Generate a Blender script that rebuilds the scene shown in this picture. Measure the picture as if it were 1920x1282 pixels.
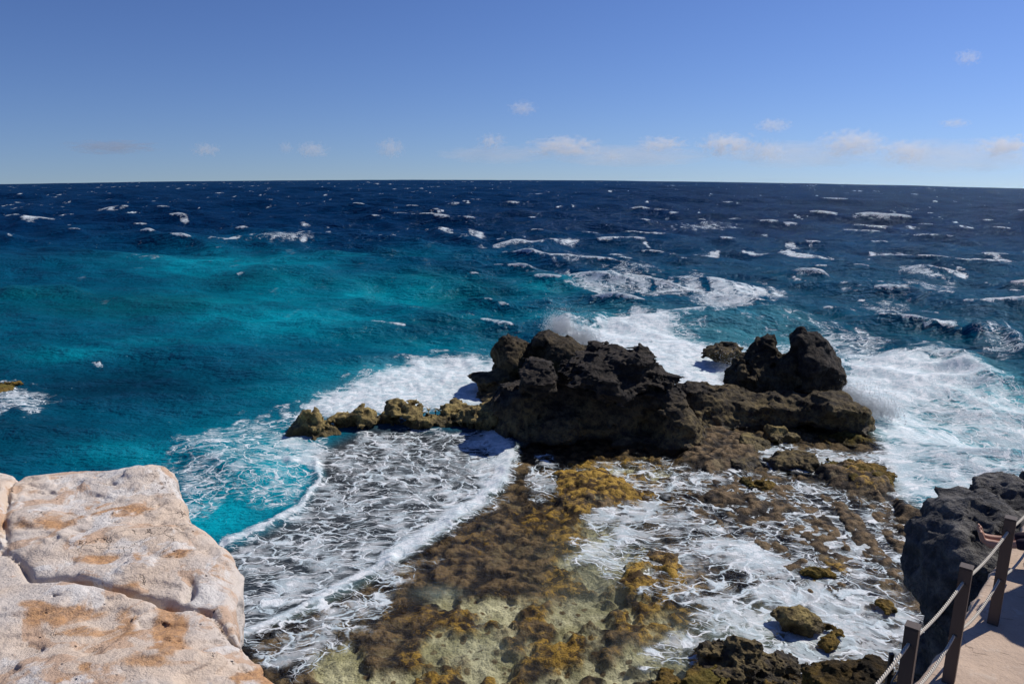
import bpy, bmesh, math, random
import numpy as np
from mathutils import Vector, Matrix

for o in list(bpy.data.objects):
    bpy.data.objects.remove(o)
SC = bpy.context.scene
COL = SC.collection
R = math.radians

# ------------------------------------------------------------------ camera
H = 13.0                      # camera height over the sea
FPX, CX, CY = 1466.0, 960.0, 641.0
PITCH, ROLL = R(14.05), R(0.24)
DIP = 0.0415                  # tan of the horizon's dip
RE = 2 * H / DIP ** 2         # curvature radius of the sea
cam = bpy.data.cameras.new('camera')
cam.sensor_width = 36.0
cam.lens = 36.0 * FPX / 1920.0
cam.clip_start, cam.clip_end = 0.1, 20000
camo = bpy.data.objects.new('camera', cam)
COL.objects.link(camo)
camo.matrix_world = (Matrix.Translation((0, 0, H)) @ Matrix.Rotation(R(90) - PITCH, 4, 'X') @ Matrix.Rotation(ROLL, 4, 'Z'))
SC.camera = camo

# ------------------------------------------------------------------ sun, sky, exposure
SUN_EL, SUN_AZ = R(45), R(59)      # azimuth clockwise from +Y (the view axis)
SUN_V = Vector((math.cos(SUN_EL) * math.sin(SUN_AZ), math.cos(SUN_EL) * math.cos(SUN_AZ), math.sin(SUN_EL)))
sun = bpy.data.lights.new('sun', 'SUN')
sun.energy, sun.angle, sun.color = 4.3, R(0.5), (1.0, 0.95, 0.87)
suno = bpy.data.objects.new('sun', sun)
COL.objects.link(suno)
suno.rotation_euler = (-SUN_V).to_track_quat('-Z', 'Y').to_euler()
suno.location = SUN_V * 60

world = bpy.data.worlds.new('World')
SC.world = world
world.use_nodes = True
wn, wl = world.node_tree.nodes, world.node_tree.links
wn.clear()
w_out = wn.new('ShaderNodeOutputWorld')
w_bg = wn.new('ShaderNodeBackground')
w_bg.inputs['Strength'].default_value = 0.051
w_sky = wn.new('ShaderNodeTexSky')
w_sky.sky_type = 'NISHITA'
w_sky.sun_disc = False
w_sky.sun_elevation, w_sky.sun_rotation = SUN_EL, SUN_AZ
w_sky.altitude = 0
w_sky.air_density, w_sky.dust_density, w_sky.ozone_density = 1.0, 0.3, 3.0
w_tc = wn.new('ShaderNodeTexCoord')
w_add = wn.new('ShaderNodeVectorMath'); w_add.operation = 'ADD'
w_add.inputs[1].default_value = (0, 0, DIP + 0.05)     # the sky starts at the dipped horizon
w_nrm = wn.new('ShaderNodeVectorMath'); w_nrm.operation = 'NORMALIZE'
w_hsv = wn.new('ShaderNodeHueSaturation')
w_hsv.inputs['Saturation'].default_value = 1.0
w_hsv.inputs['Value'].default_value = 1.0
wl.new(w_tc.outputs['Generated'], w_add.inputs[0])
wl.new(w_add.outputs[0], w_nrm.inputs[0])
wl.new(w_nrm.outputs[0], w_sky.inputs['Vector'])
w_gam = wn.new('ShaderNodeGamma'); w_gam.inputs['Gamma'].default_value = 1.28
wl.new(w_sky.outputs[0], w_gam.inputs['Color'])
wl.new(w_gam.outputs[0], w_hsv.inputs['Color'])
w_tint = wn.new('ShaderNodeMix'); w_tint.data_type = 'RGBA'; w_tint.blend_type = 'MULTIPLY'
w_tint.inputs[0].default_value = 1.0
w_tint.inputs[7].default_value = (0.73, 0.79, 1.08, 1)
wl.new(w_hsv.outputs[0], w_tint.inputs[6])
wl.new(w_tint.outputs[2], w_bg.inputs['Color'])
wl.new(w_bg.outputs[0], w_out.inputs['Surface'])

SC.view_settings.view_transform = 'Standard'
SC.view_settings.look = 'None'
SC.view_settings.exposure = 0.0
SC.view_settings.gamma = 1.0
SC.render.engine = 'CYCLES'
SC.cycles.use_denoising = True
SC.cycles.max_bounces = 5
SC.cycles.diffuse_bounces = 2
SC.cycles.glossy_bounces = 2
SC.cycles.transmission_bounces = 2
SC.cycles.transparent_max_bounces = 6
SC.cycles.volume_bounces = 3
SC.cycles.sample_clamp_indirect = 4.0
SC.cycles.volume_max_steps = 64

# ------------------------------------------------------------------ projection helpers
cr, sr = math.cos(ROLL), math.sin(ROLL)
cp, sp = math.cos(PITCH), math.sin(PITCH)

def ray(px, py):
    a, b = (px - CX) / FPX, (py - CY) / FPX       # right, down in the image
    # camera local x,y (y up)
    lx, ly = a, -b
    X, Yl = lx * cr - ly * sr, lx * sr + ly * cr    # roll
    return np.array([X, cp + Yl * sp, -sp + Yl * cp])   # world direction

def P(px, py, Y):                                 # the point on a pixel's ray at forward distance Y
    d = ray(px, py)
    return np.array([0, 0, H]) + d * (Y / d[1])

def PZ(px, py, Z=0.0):                            # the point on a pixel's ray at height Z
    d = ray(px, py)
    return np.array([0, 0, H]) + d * ((Z - H) / d[2])

def proj(x, y, z):
    dx, dy, dz = x, y, z - H
    f = dy * cp - dz * sp
    u = dy * sp + dz * cp
    f = np.maximum(f, 1e-3)
    a, b = dx / f, u / f
    lx, ly = a * cr + b * sr, -a * sr + b * cr
    return CX + FPX * lx, CY - FPX * ly

# ------------------------------------------------------------------ numpy noise
rng = np.random.default_rng(7)
_perm = np.concatenate([rng.permutation(256)] * 3).astype(np.int32)
_g3 = rng.normal(size=(256, 3)).astype(np.float32)
_g3 /= np.linalg.norm(_g3, axis=1, keepdims=True)

def noise3(x, y, z):
    x, y, z = (np.asarray(v, np.float32) for v in (x, y, z))
    xi, yi, zi = np.floor(x).astype(np.int32), np.floor(y).astype(np.int32), np.floor(z).astype(np.int32)
    fx, fy, fz = x - xi, y - yi, z - zi
    u, v, w = (t * t * t * (t * (t * 6 - 15) + 10) for t in (fx, fy, fz))
    xi &= 255; yi &= 255; zi &= 255
    out = 0
    for dx in (0, 1):
        wx = u if dx else 1 - u
        a = _perm[xi + dx]
        for dy in (0, 1):
            wy = v if dy else 1 - v
            b = _perm[a + yi + dy]
            for dz in (0, 1):
                wz = w if dz else 1 - w
                g = _g3[_perm[b + zi + dz]]
                out = out + wx * wy * wz * (g[..., 0] * (fx - dx) + g[..., 1] * (fy - dy) + g[..., 2] * (fz - dz))
    return out * 1.5

def fbm(x, y, z, oct=4, gain=0.5, lac=2.03):
    s, a = 0, 1.0
    for i in range(oct):
        s = s + a * noise3(x + 17.3 * i, y + 5.1 * i, z + 9.7 * i)
        x, y, z = x * lac, y * lac, z * lac
        a *= gain
    return s

def ridged(x, y, z, oct=3):
    s, a = 0, 1.0
    for i in range(oct):
        s = s + a * (0.5 - 2 * np.abs(noise3(x + 31.7 * i, y + 3.3 * i, z + 11.9 * i)))
        x, y, z = x * 2.07, y * 2.07, z * 2.07
        a *= 0.5
    return s

_wp = rng.random((256, 3)).astype(np.float32)
def worley(x, y, z):
    x, y, z = (np.asarray(v, np.float32) for v in (x, y, z))
    xi, yi, zi = np.floor(x).astype(np.int32), np.floor(y).astype(np.int32), np.floor(z).astype(np.int32)
    fx, fy, fz = x - xi, y - yi, z - zi
    best = np.full(np.shape(x), 9.0, np.float32)
    for dx in (-1, 0, 1):
        a = _perm[(xi + dx) & 255]
        for dy in (-1, 0, 1):
            b = _perm[a + ((yi + dy) & 255)]
            for dz in (-1, 0, 1):
                p = _wp[_perm[b + ((zi + dz) & 255)]]
                d = (p[..., 0] + dx - fx) ** 2 + (p[..., 1] + dy - fy) ** 2 + (p[..., 2] + dz - fz) ** 2
                best = np.minimum(best, d)
    return np.sqrt(best)

def sstep(a, b, x):
    t = np.clip((x - a) / (b - a), 0, 1)
    return t * t * (3 - 2 * t)

def poly_sd(x, y, pts):                           # signed distance to a polygon, negative inside
    pts = np.asarray(pts, np.float64)
    d2 = np.full(np.shape(x), 1e18)
    inside = np.zeros(np.shape(x), bool)
    n = len(pts)
    for i in range(n):
        ax, ay = pts[i]; bx, by = pts[(i + 1) % n]
        ex, ey = bx - ax, by - ay
        wx, wy = x - ax, y - ay
        t = np.clip((wx * ex + wy * ey) / (ex * ex + ey * ey + 1e-12), 0, 1)
        d2 = np.minimum(d2, (wx - ex * t) ** 2 + (wy - ey * t) ** 2)
        c = (ay > y) != (by > y)
        xc = (bx - ax) * (y - ay) / ((by - ay) if by != ay else 1e-9) + ax
        inside ^= c & (x < xc)
    d = np.sqrt(d2)
    return np.where(inside, -d, d)

def line_d(x, y, pts):
    d2 = np.full(np.shape(x), 1e18)
    for (ax, ay), (bx, by) in zip(pts[:-1], pts[1:]):
        ex, ey = bx - ax, by - ay
        wx, wy = x - ax, y - ay
        t = np.clip((wx * ex + wy * ey) / (ex * ex + ey * ey + 1e-12), 0, 1)
        d2 = np.minimum(d2, (wx - ex * t) ** 2 + (wy - ey * t) ** 2)
    return np.sqrt(d2)

# ------------------------------------------------------------------ object helpers
def tag(o, label=None, cat=None, group=None, kind=None):
    if label: o['label'] = label
    if cat: o['category'] = cat
    if group: o['group'] = group
    if kind: o['kind'] = kind
    return o

def mesh_np(name, verts, faces, mat=None, smooth=True, parent=None):
    me = bpy.data.meshes.new(name)
    verts = np.ascontiguousarray(verts, np.float32)
    faces = np.ascontiguousarray(faces, np.int32)
    nv, nf, k = len(verts), len(faces), faces.shape[1]
    me.vertices.add(nv); me.vertices.foreach_set('co', verts.ravel())
    me.loops.add(nf * k); me.loops.foreach_set('vertex_index', faces.ravel())
    me.polygons.add(nf)
    me.polygons.foreach_set('loop_start', np.arange(0, nf * k, k, dtype=np.int32))
    me.polygons.foreach_set('loop_total', np.full(nf, k, np.int32))
    me.update(calc_edges=True)
    me.validate()
    me.polygons.foreach_set('use_smooth', np.full(nf, smooth, bool))
    if mat: me.materials.append(mat)
    o = bpy.data.objects.new(name, me)
    COL.objects.link(o)
    if parent: o.parent = parent
    return o

def bm_obj(name, bm, mat, parent=None, smooth=False):
    me = bpy.data.meshes.new(name)
    bm.normal_update()
    bm.to_mesh(me); bm.free()
    if smooth:
        me.polygons.foreach_set('use_smooth', np.ones(len(me.polygons), bool))
    me.materials.append(mat)
    o = bpy.data.objects.new(name, me)
    COL.objects.link(o)
    if parent: o.parent = parent
    return o

def attr_f(me, name, vals):
    a = me.attributes.new(name, 'FLOAT', 'POINT')
    a.data.foreach_set('value', np.ascontiguousarray(vals, np.float32).ravel())

def attr_c(me, name, rgb):
    a = me.attributes.new(name, 'FLOAT_COLOR', 'POINT')
    c = np.ones((len(rgb), 4), np.float32); c[:, :3] = rgb
    a.data.foreach_set('color', c.ravel())

def surface_nets(F, org, h):
    nx, ny, nz = F.shape
    S = F < 0
    cnt = np.zeros((nx - 1, ny - 1, nz - 1), np.int8)
    corners = [(i, j, k) for i in (0, 1) for j in (0, 1) for k in (0, 1)]
    for i, j, k in corners:
        cnt += S[i:nx - 1 + i, j:ny - 1 + j, k:nz - 1 + k]
    act = (cnt > 0) & (cnt < 8)
    I, J, K = np.nonzero(act)
    idx = np.full(act.shape, -1, np.int32)
    idx[I, J, K] = np.arange(len(I))
    acc = np.zeros((len(I), 3)); n = np.zeros(len(I))
    for a in corners:
        for ax in range(3):
            if a[ax]: continue
            b = list(a); b[ax] = 1
            fa = F[I + a[0], J + a[1], K + a[2]]; fb = F[I + b[0], J + b[1], K + b[2]]
            m = (fa < 0) != (fb < 0)
            t = np.where(m, fa / np.where(m, fa - fb, 1), 0)
            p = np.stack([a[0] + 0 * t, a[1] + 0 * t, a[2] + 0 * t], 1).astype(float)
            p[:, ax] += t
            acc += p * m[:, None]; n += m
    V = (acc / n[:, None] + np.stack([I, J, K], 1)) * h + np.asarray(org)
    Q = []
    for ax in range(3):
        sl0 = [slice(1, -1)] * 3; sl1 = [slice(1, -1)] * 3
        sl0[ax] = slice(0, -1); sl1[ax] = slice(1, None)
        A, B = S[tuple(sl0)], S[tuple(sl1)]
        e = np.nonzero(A != B)
        fl = A[e]
        e = [q + (0 if d == ax else 1) for d, q in enumerate(e)]
        o1, o2 = [(1, 2), (2, 0), (0, 1)][ax]
        def at(d1, d2):
            q = [c.copy() for c in e]
            q[o1] -= d1; q[o2] -= d2
            return idx[q[0], q[1], q[2]]
        q = np.stack([at(1, 1), at(0, 1), at(0, 0), at(1, 0)], 1)
        q = np.where(fl[:, None], q, q[:, ::-1])
        Q.append(q)
    Q = np.concatenate(Q)
    Q = Q[(Q >= 0).all(1)]
    return V, Q

def smin(a, b, k):
    h = np.clip(0.5 + 0.5 * (b - a) / k, 0, 1)
    return b + (a - b) * h - k * h * (1 - h)

def sdf_mesh(name, fn, lo, hi, h, detail, band, mat, parent=None):
    lo, hi = np.asarray(lo, float), np.asarray(hi, float)
    n = np.ceil((hi - lo) / h).astype(int) + 1
    x = (lo[0] + np.arange(n[0]) * h).astype(np.float32)[:, None, None]
    y = (lo[1] + np.arange(n[1]) * h).astype(np.float32)[None, :, None]
    z = (lo[2] + np.arange(n[2]) * h).astype(np.float32)[None, None, :]
    F = np.broadcast_to(fn(x, y, z), n).astype(np.float32).copy()
    m = np.nonzero(np.abs(F) < band)
    F[m] += detail(x[m[0], 0, 0], y[0, m[1], 0], z[0, 0, m[2]])
    V, Q = surface_nets(F, lo, h)
    # keep the largest shell: drop loose crumbs
    par = np.arange(len(V))
    for _ in range(400):
        mn = par[Q].min(1)
        new = par.copy()
        for c in range(4): np.minimum.at(new, Q[:, c], mn)
        new = new[new]
        if (new == par).all(): break
        par = new
    lab, ct = np.unique(par, return_counts=True)
    keep = par == lab[ct.argmax()]
    ren = np.cumsum(keep) - 1
    Q = Q[keep[Q].all(1)]
    return mesh_np(name, V[keep], ren[Q], mat, True, parent)

def ell(px, py, Y, rx, ry, rd):
    c = P(px, py, Y)
    s = Y / (cp * FPX) * 1.03
    return np.array(c), np.array([rx * s, rd, ry * s])

def ell_sdf(E, k, facet=14, seed=0):
    g = np.random.default_rng(int(seed * 13 + 5))
    planes = []
    for _ in E:
        n = g.normal(size=(facet, 3)); n /= np.linalg.norm(n, axis=1, keepdims=True)
        planes.append((n.astype(np.float32), (0.66 + 0.30 * g.random(facet)).astype(np.float32)))
    def fn(x, y, z):
        f = None
        for (c, r), (n, off) in zip(E, planes):
            px, py, pz = (x - np.float32(c[0])) / np.float32(r[0]), (y - np.float32(c[1])) / np.float32(r[1]), (z - np.float32(c[2])) / np.float32(r[2])
            d = np.sqrt(px * px + py * py + pz * pz) / np.float32(1.12) - 1
            for (a, b, e), o_ in zip(n, off):
                d = np.maximum(d, a * px + b * py + e * pz - o_)
            d = d * np.float32(min(r) * 0.95)
            f = d if f is None else smin(f, d, k)
        return f
    return fn

def bounds(E, m=0.5):
    lo = np.min([c - r for c, r in E], 0) - m
    hi = np.max([c + r for c, r in E], 0) + m
    return lo, hi

def crag(a=0.35, s=1.8, strata=0.0, seed=0.0, fine=1.0):
    def d(x, y, z):
        x = x + seed * 7.7; y = y - seed * 3.1
        wx = 0.28 * s * noise3(x / (s * .6), y / (s * .6), z / (s * .6) + 4.4)
        wz = 0.22 * s * noise3(x / (s * .6) + 9.1, y / (s * .6), z / (s * .6))
        n = a * 0.75 * fbm(x / s, y / s, z / s, 2)
        # sharp edged blocks and scoops
        n = n - a * 1.05 * (worley((x + wx) / (s * .8), (y - wx) / (s * .8), (z + wz) / (s * .55)) - 0.55)
        n = n - a * 0.48 * fine * (worley((x + wx * .5) / (s * .27), y / (s * .27), (z + wz * .5) / (s * .22)) - 0.55)
        n = n - a * 0.20 * fine * ridged(x / (s * .16), y / (s * .16), z / (s * .13), 2)
        if strata:
            t = z + 0.10 * x + 0.25 * fbm(x / 2.5, y / 2.5, z / 2.5, 2) + wz * .4
            up_ = sstep(0.8, 2.2, z)
            q = (t / 0.55) % 1
            n = n + up_ * strata * (np.where(q < .78, 0.5 - q * .5, -0.9 + (q - .78) * 5.0))
            q2 = (t / 0.17 + 0.7 * noise3(x, y, z)) % 1
            n = n + up_ * 0.32 * strata * (q2 - .5)
        return n
    return d

def rock(name, E, h, label, cat='rock', mat=None, k=0.35, a=0.35, s=1.8, strata=0.0, seed=0.0, group=None, zlo=-0.6, fine=1.0):
    E = [ell(*e) if len(e) == 6 else e for e in E]
    lo, hi = bounds(E, a * 2.2 + 0.12 * max(E[0][1]))
    lo[2] = max(lo[2], zlo)
    base = ell_sdf(E, k * 0.55, 14, seed)
    zl = lo[2] + 2.2 * h
    fn = lambda x, y, z: np.maximum(base(x, y, z), np.float32(zl) - z)
    dt = crag(a, s, strata, seed, fine)
    def detail(x, y, z):
        return np.where(z < zl + 2.5 * h, 0, dt(x, y, z))
    o = sdf_mesh(name, fn, lo, hi, h, detail, a * 3.2 + 2 * h, mat)
    return tag(o, label, cat, group)

# ------------------------------------------------------------------ shader helpers
class NT:
    def __init__(s, name):
        s.m = bpy.data.materials.new(name); s.m.use_nodes = True
        s.n, s.l = s.m.node_tree.nodes, s.m.node_tree.links
        s.n.clear()
        s.out = s.n.new('ShaderNodeOutputMaterial')
    def new(s, t, **kw):
        n = s.n.new(t)
        for k, v in kw.items(): setattr(n, k, v)
        return n
    def set(s, sock, v):
        if isinstance(v, bpy.types.NodeSocket): s.l.new(v, sock)
        else: sock.default_value = v
    def math(s, op, a, b=0.0, clamp=False):
        n = s.new('ShaderNodeMath', operation=op, use_clamp=clamp)
        s.set(n.inputs[0], a); s.set(n.inputs[1], b)
        return n.outputs[0]
    def ss(s, a, b, x):
        n = s.new('ShaderNodeMapRange', interpolation_type='SMOOTHSTEP')
        s.set(n.inputs['Value'], x); s.set(n.inputs['From Min'], a); s.set(n.inputs['From Max'], b)
        return n.outputs[0]
    def noise(s, vec, scale, detail=4, rough=0.55, dist=0.0):
        n = s.new('ShaderNodeTexNoise')
        s.set(n.inputs['Vector'], vec); n.inputs['Scale'].default_value = scale
        n.inputs['Detail'].default_value = detail; n.inputs['Roughness'].default_value = rough
        n.inputs['Distortion'].default_value = dist
        return n
    def vor(s, vec, scale, feature='DISTANCE_TO_EDGE', rnd=1.0):
        n = s.new('ShaderNodeTexVoronoi', feature=feature)
        s.set(n.inputs['Vector'], vec); n.inputs['Scale'].default_value = scale
        n.inputs['Randomness'].default_value = rnd
        return n.outputs['Distance']
    def mix(s, f, a, b):
        n = s.new('ShaderNodeMix', data_type='RGBA')
        s.set(n.inputs[0], f)
        s.set(n.inputs[6], a if isinstance(a, bpy.types.NodeSocket) else (*a, 1))
        s.set(n.inputs[7], b if isinstance(b, bpy.types.NodeSocket) else (*b, 1))
        return n.outputs[2]
    def attr(s, name):
        return s.new('ShaderNodeAttribute', attribute_name=name)
    def vscale(s, v, sc):
        n = s.new('ShaderNodeVectorMath', operation='MULTIPLY')
        s.set(n.inputs[0], v); n.inputs[1].default_value = sc
        return n.outputs[0]
    def vadd(s, a, b):
        n = s.new('ShaderNodeVectorMath', operation='ADD')
        s.set(n.inputs[0], a); s.set(n.inputs[1], b)
        return n.outputs[0]
    def bump(s, h, strength=0.5, dist=0.1, normal=None):
        n = s.new('ShaderNodeBump')
        s.set(n.inputs['Height'], h); s.set(n.inputs['Strength'], strength); n.inputs['Distance'].default_value = dist
        if normal: s.l.new(normal, n.inputs['Normal'])
        return n.outputs[0]
    def pbsdf(s, col, rough=0.8, normal=None, spec=0.3, ior=1.45):
        n = s.new('ShaderNodeBsdfPrincipled')
        s.set(n.inputs['Base Color'], col if isinstance(col, bpy.types.NodeSocket) else (*col, 1))
        s.set(n.inputs['Roughness'], rough)
        s.set(n.inputs['Specular IOR Level'], spec)
        n.inputs['IOR'].default_value = ior
        if normal: s.l.new(normal, n.inputs['Normal'])
        return n.outputs[0]
    def surf(s, sh):
        s.l.new(sh, s.out.inputs['Surface']); return s.m

def rock_mat(name, dark, brown, tan, zt0, zt1, wet=0.35, bs=1.0, tan_amt=1.0, green=None):
    t = NT(name)
    pos = t.new('ShaderNodeNewGeometry').outputs['Position']
    sep = t.new('ShaderNodeSeparateXYZ'); t.l.new(pos, sep.inputs[0])
    z = sep.outputs['Z']
    n1 = t.noise(pos, 0.55, 5, 0.6).outputs['Fac']
    n2 = t.noise(pos, 2.6, 6, 0.65).outputs['Fac']
    n3 = t.noise(pos, 11.0, 5, 0.7).outputs['Fac']
    v1 = t.vor(pos, 4.5, 'F1')
    zz = t.math('ADD', z, t.math('MULTIPLY', t.math('SUBTRACT', n1, 0.5), 3.0))
    ft = t.math('MULTIPLY', t.math('SUBTRACT', 1.0, t.ss(zt0, zt1, zz)), tan_amt)
    c = t.mix(t.ss(0.40, 0.64, n2), dark, brown)
    c2 = t.mix(t.ss(0.34, 0.62, n2), brown, tan)
    if green: c2 = t.mix(t.math('MULTIPLY', t.ss(0.45, 0.65, n1), 0.8), c2, green)
    c = t.mix(ft, c, c2)
    c = t.mix(t.math('MULTIPLY', t.ss(0.52, 0.34, n3), 0.55), c, dark)
    wetf = t.ss(wet, wet - 0.35, t.math('ADD', z, t.math('MULTIPLY', t.math('SUBTRACT', n2, 0.5), 0.6)))
    c = t.mix(t.math('MULTIPLY', wetf, 0.7), c, tuple(0.5 * v for v in brown))
    hgt = t.math('ADD', t.math('MULTIPLY', n2, 1.0), t.math('MULTIPLY', n3, 0.45))
    hgt = t.math('ADD', hgt, t.math('MULTIPLY', v1, 0.35))
    b = t.bump(hgt, 0.9 * bs, 0.22)
    return t.surf(t.pbsdf(c, t.math('SUBTRACT', 0.9, t.math('MULTIPLY', wetf, 0.45)), b, 0.25))

M_MAIN = rock_mat('dark_limestone', (0.018, 0.016, 0.015), (0.066, 0.054, 0.043), (0.28, 0.21, 0.09), -0.3, 2.1, tan_amt=0.85)
M_BACK = rock_mat('weathered_limestone', (0.017, 0.014, 0.011), (0.070, 0.053, 0.034), (0.22, 0.17, 0.085), 0.5, 3.4, tan_amt=0.55)
M_TAN = rock_mat('tan_limestone', (0.030, 0.022, 0.012), (0.115, 0.085, 0.038), (0.36, 0.275, 0.11), 0.9, 3.0, wet=0.5)
M_ALGAE = rock_mat('algae_rock', (0.022, 0.016, 0.008), (0.07, 0.045, 0.015), (0.22, 0.14, 0.03), 0.2, 1.6, wet=0.0, green=(0.12, 0.11, 0.02))
M_CLIFF = rock_mat('grey_cliff_rock', (0.062, 0.061, 0.064), (0.19, 0.18, 0.17), (0.22, 0.20, 0.17), 0, 1, wet=-5, bs=1.2)

# ------------------------------------------------------------------ sea
WIND = R(200)                                     # heading of the waves, from +Y clockwise is 180
def build_sea():
    naz, r0, r1, dr = 1090, 5.0, 700.0, 0.0055
    nr = int(math.log(r1 / r0) / dr)
    az = np.linspace(R(-58), R(58), naz)
    rr = r0 * np.exp(np.linspace(0, math.log(r1 / r0), nr))
    A, RR = np.meshgrid(az, rr)
    X, Y = (RR * np.sin(A)).ravel(), (RR * np.cos(A)).ravel()
    RR = RR.ravel()
    U, V = proj(X, Y, 0 * X)
    near = RR < 140
    # shelter: waves die away over the reef
    land = [(430, 1030), (560, 955), (600, 890), (590, 840), (560, 790), (900, 740), (1100, 700), (1400, 700), (1600, 740), (1680, 880), (1760, 970), (2100, 1100), (2100, 1700), (-200, 1700), (-200, 1200)]
    sdl = poly_sd(U, V * 1.6, [(a, b * 1.6) for a, b in land])
    calm = sstep(-10, 220, sdl)                   # 0 over the reef, 1 at open sea
    leftcalm = 1 - 0.55 * sstep(900, 500, U) * sstep(420, 520, V)
    # spectrum
    g = np.random.default_rng(11)
    hgt = np.zeros_like(X); dxs = np.zeros_like(X); dys = np.zeros_like(X)
    sharp = np.zeros_like(X)
    N = 64
    step = RR * dr
    for i in range(N):
        lam = 1.6 * (34.0 / 1.6) ** ((i + g.random()) / N)
        th = WIND + g.normal() * (0.30 if lam > 12 else 0.55)
        kx, ky = math.sin(th), math.cos(th)
        k = 2 * math.pi / lam
        amp = 0.0130 * lam ** 0.80 * (0.6 + 0.8 * g.random())
        if lam > 15: amp *= 0.8
        ph = k * (kx * X + ky * Y) + g.random() * 6.283
        fade = np.clip((lam / step - 3) / 3, 0, 1)
        s_, c_ = np.sin(ph), np.cos(ph)
        hgt += amp * fade * c_
        dxs += -kx * amp * fade * s_ * 0.9
        dys += -ky * amp * fade * s_ * 0.9
        sharp += (amp * k) * c_ * fade
    w = (0.08 + 0.92 * calm) * leftcalm * (1 - 0.72 * sstep(160, 480, RR))
    # hand placed swells and breakers (crest lines)
    def crest(pts, width, height, asym=1.0):
        d = line_d(U, V, pts)
        us = [p[0] for p in pts]; mid, hl = (min(us) + max(us)) / 2, (max(us) - min(us)) / 2 + width * 1.5
        if asym == 0: return height * np.exp(-(d / width) ** 2)
        return height * np.exp(-(d / width) ** 2) * sstep(1.0, 0.35, np.abs(U - mid) / hl)
    extra = np.zeros_like(X)
    extra += crest([(1120, 596), (1250, 600), (1480, 598), (1560, 612)], 15, 0.85)
    extra += crest([(1050, 612), (1130, 596)], 15, 0.6)
    extra += crest([(1080, 532), (1300, 522), (1460, 540)], 9, 0.7)
    extra += crest([(910, 455), (1080, 452)], 5, 0.6)
    extra += crest([(800, 434), (905, 436)], 4, 0.5)
    extra += crest([(450, 510), (540, 508), (640, 516)], 8, 0.8)
    extra += crest([(-20, 545), (80, 541), (180, 547)], 9, 0.9)
    extra += crest([(640, 612), (780, 605), (900, 602)], 12, 0.4)
    extra += crest([(1640, 672), (1760, 666), (1840, 700), (1870, 735)], 18, 0.6)
    extra += crest([(1820, 628), (1880, 622), (1930, 650)], 12, 0.7)
    # small bores running over the reef
    bore = crest([(925, 812), (964, 850), (950, 897), (900, 942), (840, 987), (780, 1027), (735, 1052)], 22, 0.13, 0) * (1 + 0.8 * fbm(X / .8, Y / .8, 0 * X + 5, 2))
    bore += crest([(735, 1052), (650, 1092), (560, 1142), (450, 1192)], 8, 0.08, 0)
    bore += crest([(430, 1012), (500, 985), (560, 950), (598, 900), (592, 868), (545, 862)], 10, 0.12, 0) * (1 + 0.8 * fbm(X / .8, Y / .8, 0 * X + 5, 2))

    # ---------------- foam
    n_a = fbm(X / 3.1, Y / 4.2, 0 * X + 3.3, 4)
    n_b = fbm(X / 0.9, Y / 1.2, 0 * X + 8.3, 3)
    Uw, Vw = U + 26 * n_a + 8 * n_b, V + 9 * n_a + 4 * n_b
    F = np.zeros_like(X)
    def pf(pts, val, soft, mode='max', vs=1.8, shift=0.0):
        nonlocal F
        m = (U > min(p[0] for p in pts) - 160) & (U < max(p[0] for p in pts) + 160) & (V > min(p[1] for p in pts) - 110) & (V < max(p[1] for p in pts) + 110) & (RR < 300)
        d = poly_sd(Uw[m], Vw[m] * vs, [(a, b * vs) for a, b in pts])
        v = val * sstep(soft, -soft, d + shift)
        F[m] = np.maximum(F[m], v * np.where(RR[m] > 52, brk2[m], 1))
    brk = np.where(RR > 60, sstep(-.40, .30, fbm(X / 2.2, Y / 7.0, 0 * X + 31.0, 3)), 1.0)
    brk2 = np.where(RR > 60, sstep(-.75, .15, fbm(X / 1.4, Y / 4.0, 0 * X + 41.0, 3)), 1.0)
    def sf(pts, val, width, vs=1.0):
        nonlocal F
        d = line_d(Uw * .35 + U * .65, (V * .75 + Vw * .25) * vs, [(a, b * vs) for a, b in pts])
        F = np.maximum(F, val * np.clip(1.25 * np.exp(-(d / (0.62 * width)) ** 2) * (1 + 0.5 * n_a), 0, 1) * brk)
    LAG = [(590, 850), (640, 822), (700, 796), (760, 800), (850, 806), (930, 806), (968, 850), (950, 905), (900, 945), (840, 990), (780, 1030), (735, 1055), (650, 1095), (560, 1145), (470, 1185), (400, 1190), (400, 1040), (500, 995), (560, 962), (604, 890)]
    pf(LAG, 0.46, 24)
    pf([(860, 810), (930, 806), (968, 850), (950, 905), (900, 945), (840, 990), (735, 1055), (640, 1100), (520, 1150), (440, 1170), (440, 1120), (600, 1050), (740, 985), (830, 920), (880, 870)], 0.68, 40)
    sf([(925, 815), (952, 850), (938, 895), (890, 938), (830, 980), (770, 1020), (728, 1046)], 1.0, 32)
    sf([(735, 1052), (650, 1092), (560, 1142), (450, 1192)], 0.95, 12)
    pf([(735, 1050), (830, 1045), (760, 1110), (650, 1200), (560, 1290), (470, 1230), (440, 1190), (560, 1145), (650, 1090)], 0.42, 40)
    sf([(420, 1016), (500, 985), (560, 950), (597, 900), (592, 868), (540, 862)], 0.95, 12)
    pf([(350, 810), (450, 772), (560, 765), (600, 830), (595, 880), (575, 930), (520, 950), (450, 930), (380, 960), (340, 930), (310, 880)], 0.42, 40)
    pf([(540, 850), (530, 800), (545, 770), (580, 760), (600, 840), (600, 880)], 0.75, 18)
    pf([(560, 752), (620, 735), (700, 704), (760, 680), (840, 668), (915, 670), (960, 740), (900, 762), (750, 770), (640, 780), (570, 775)], 0.95, 22)
    pf([(560, 770), (640, 715), (720, 690), (840, 660), (920, 665), (950, 745)], 0.6, 40)
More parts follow.
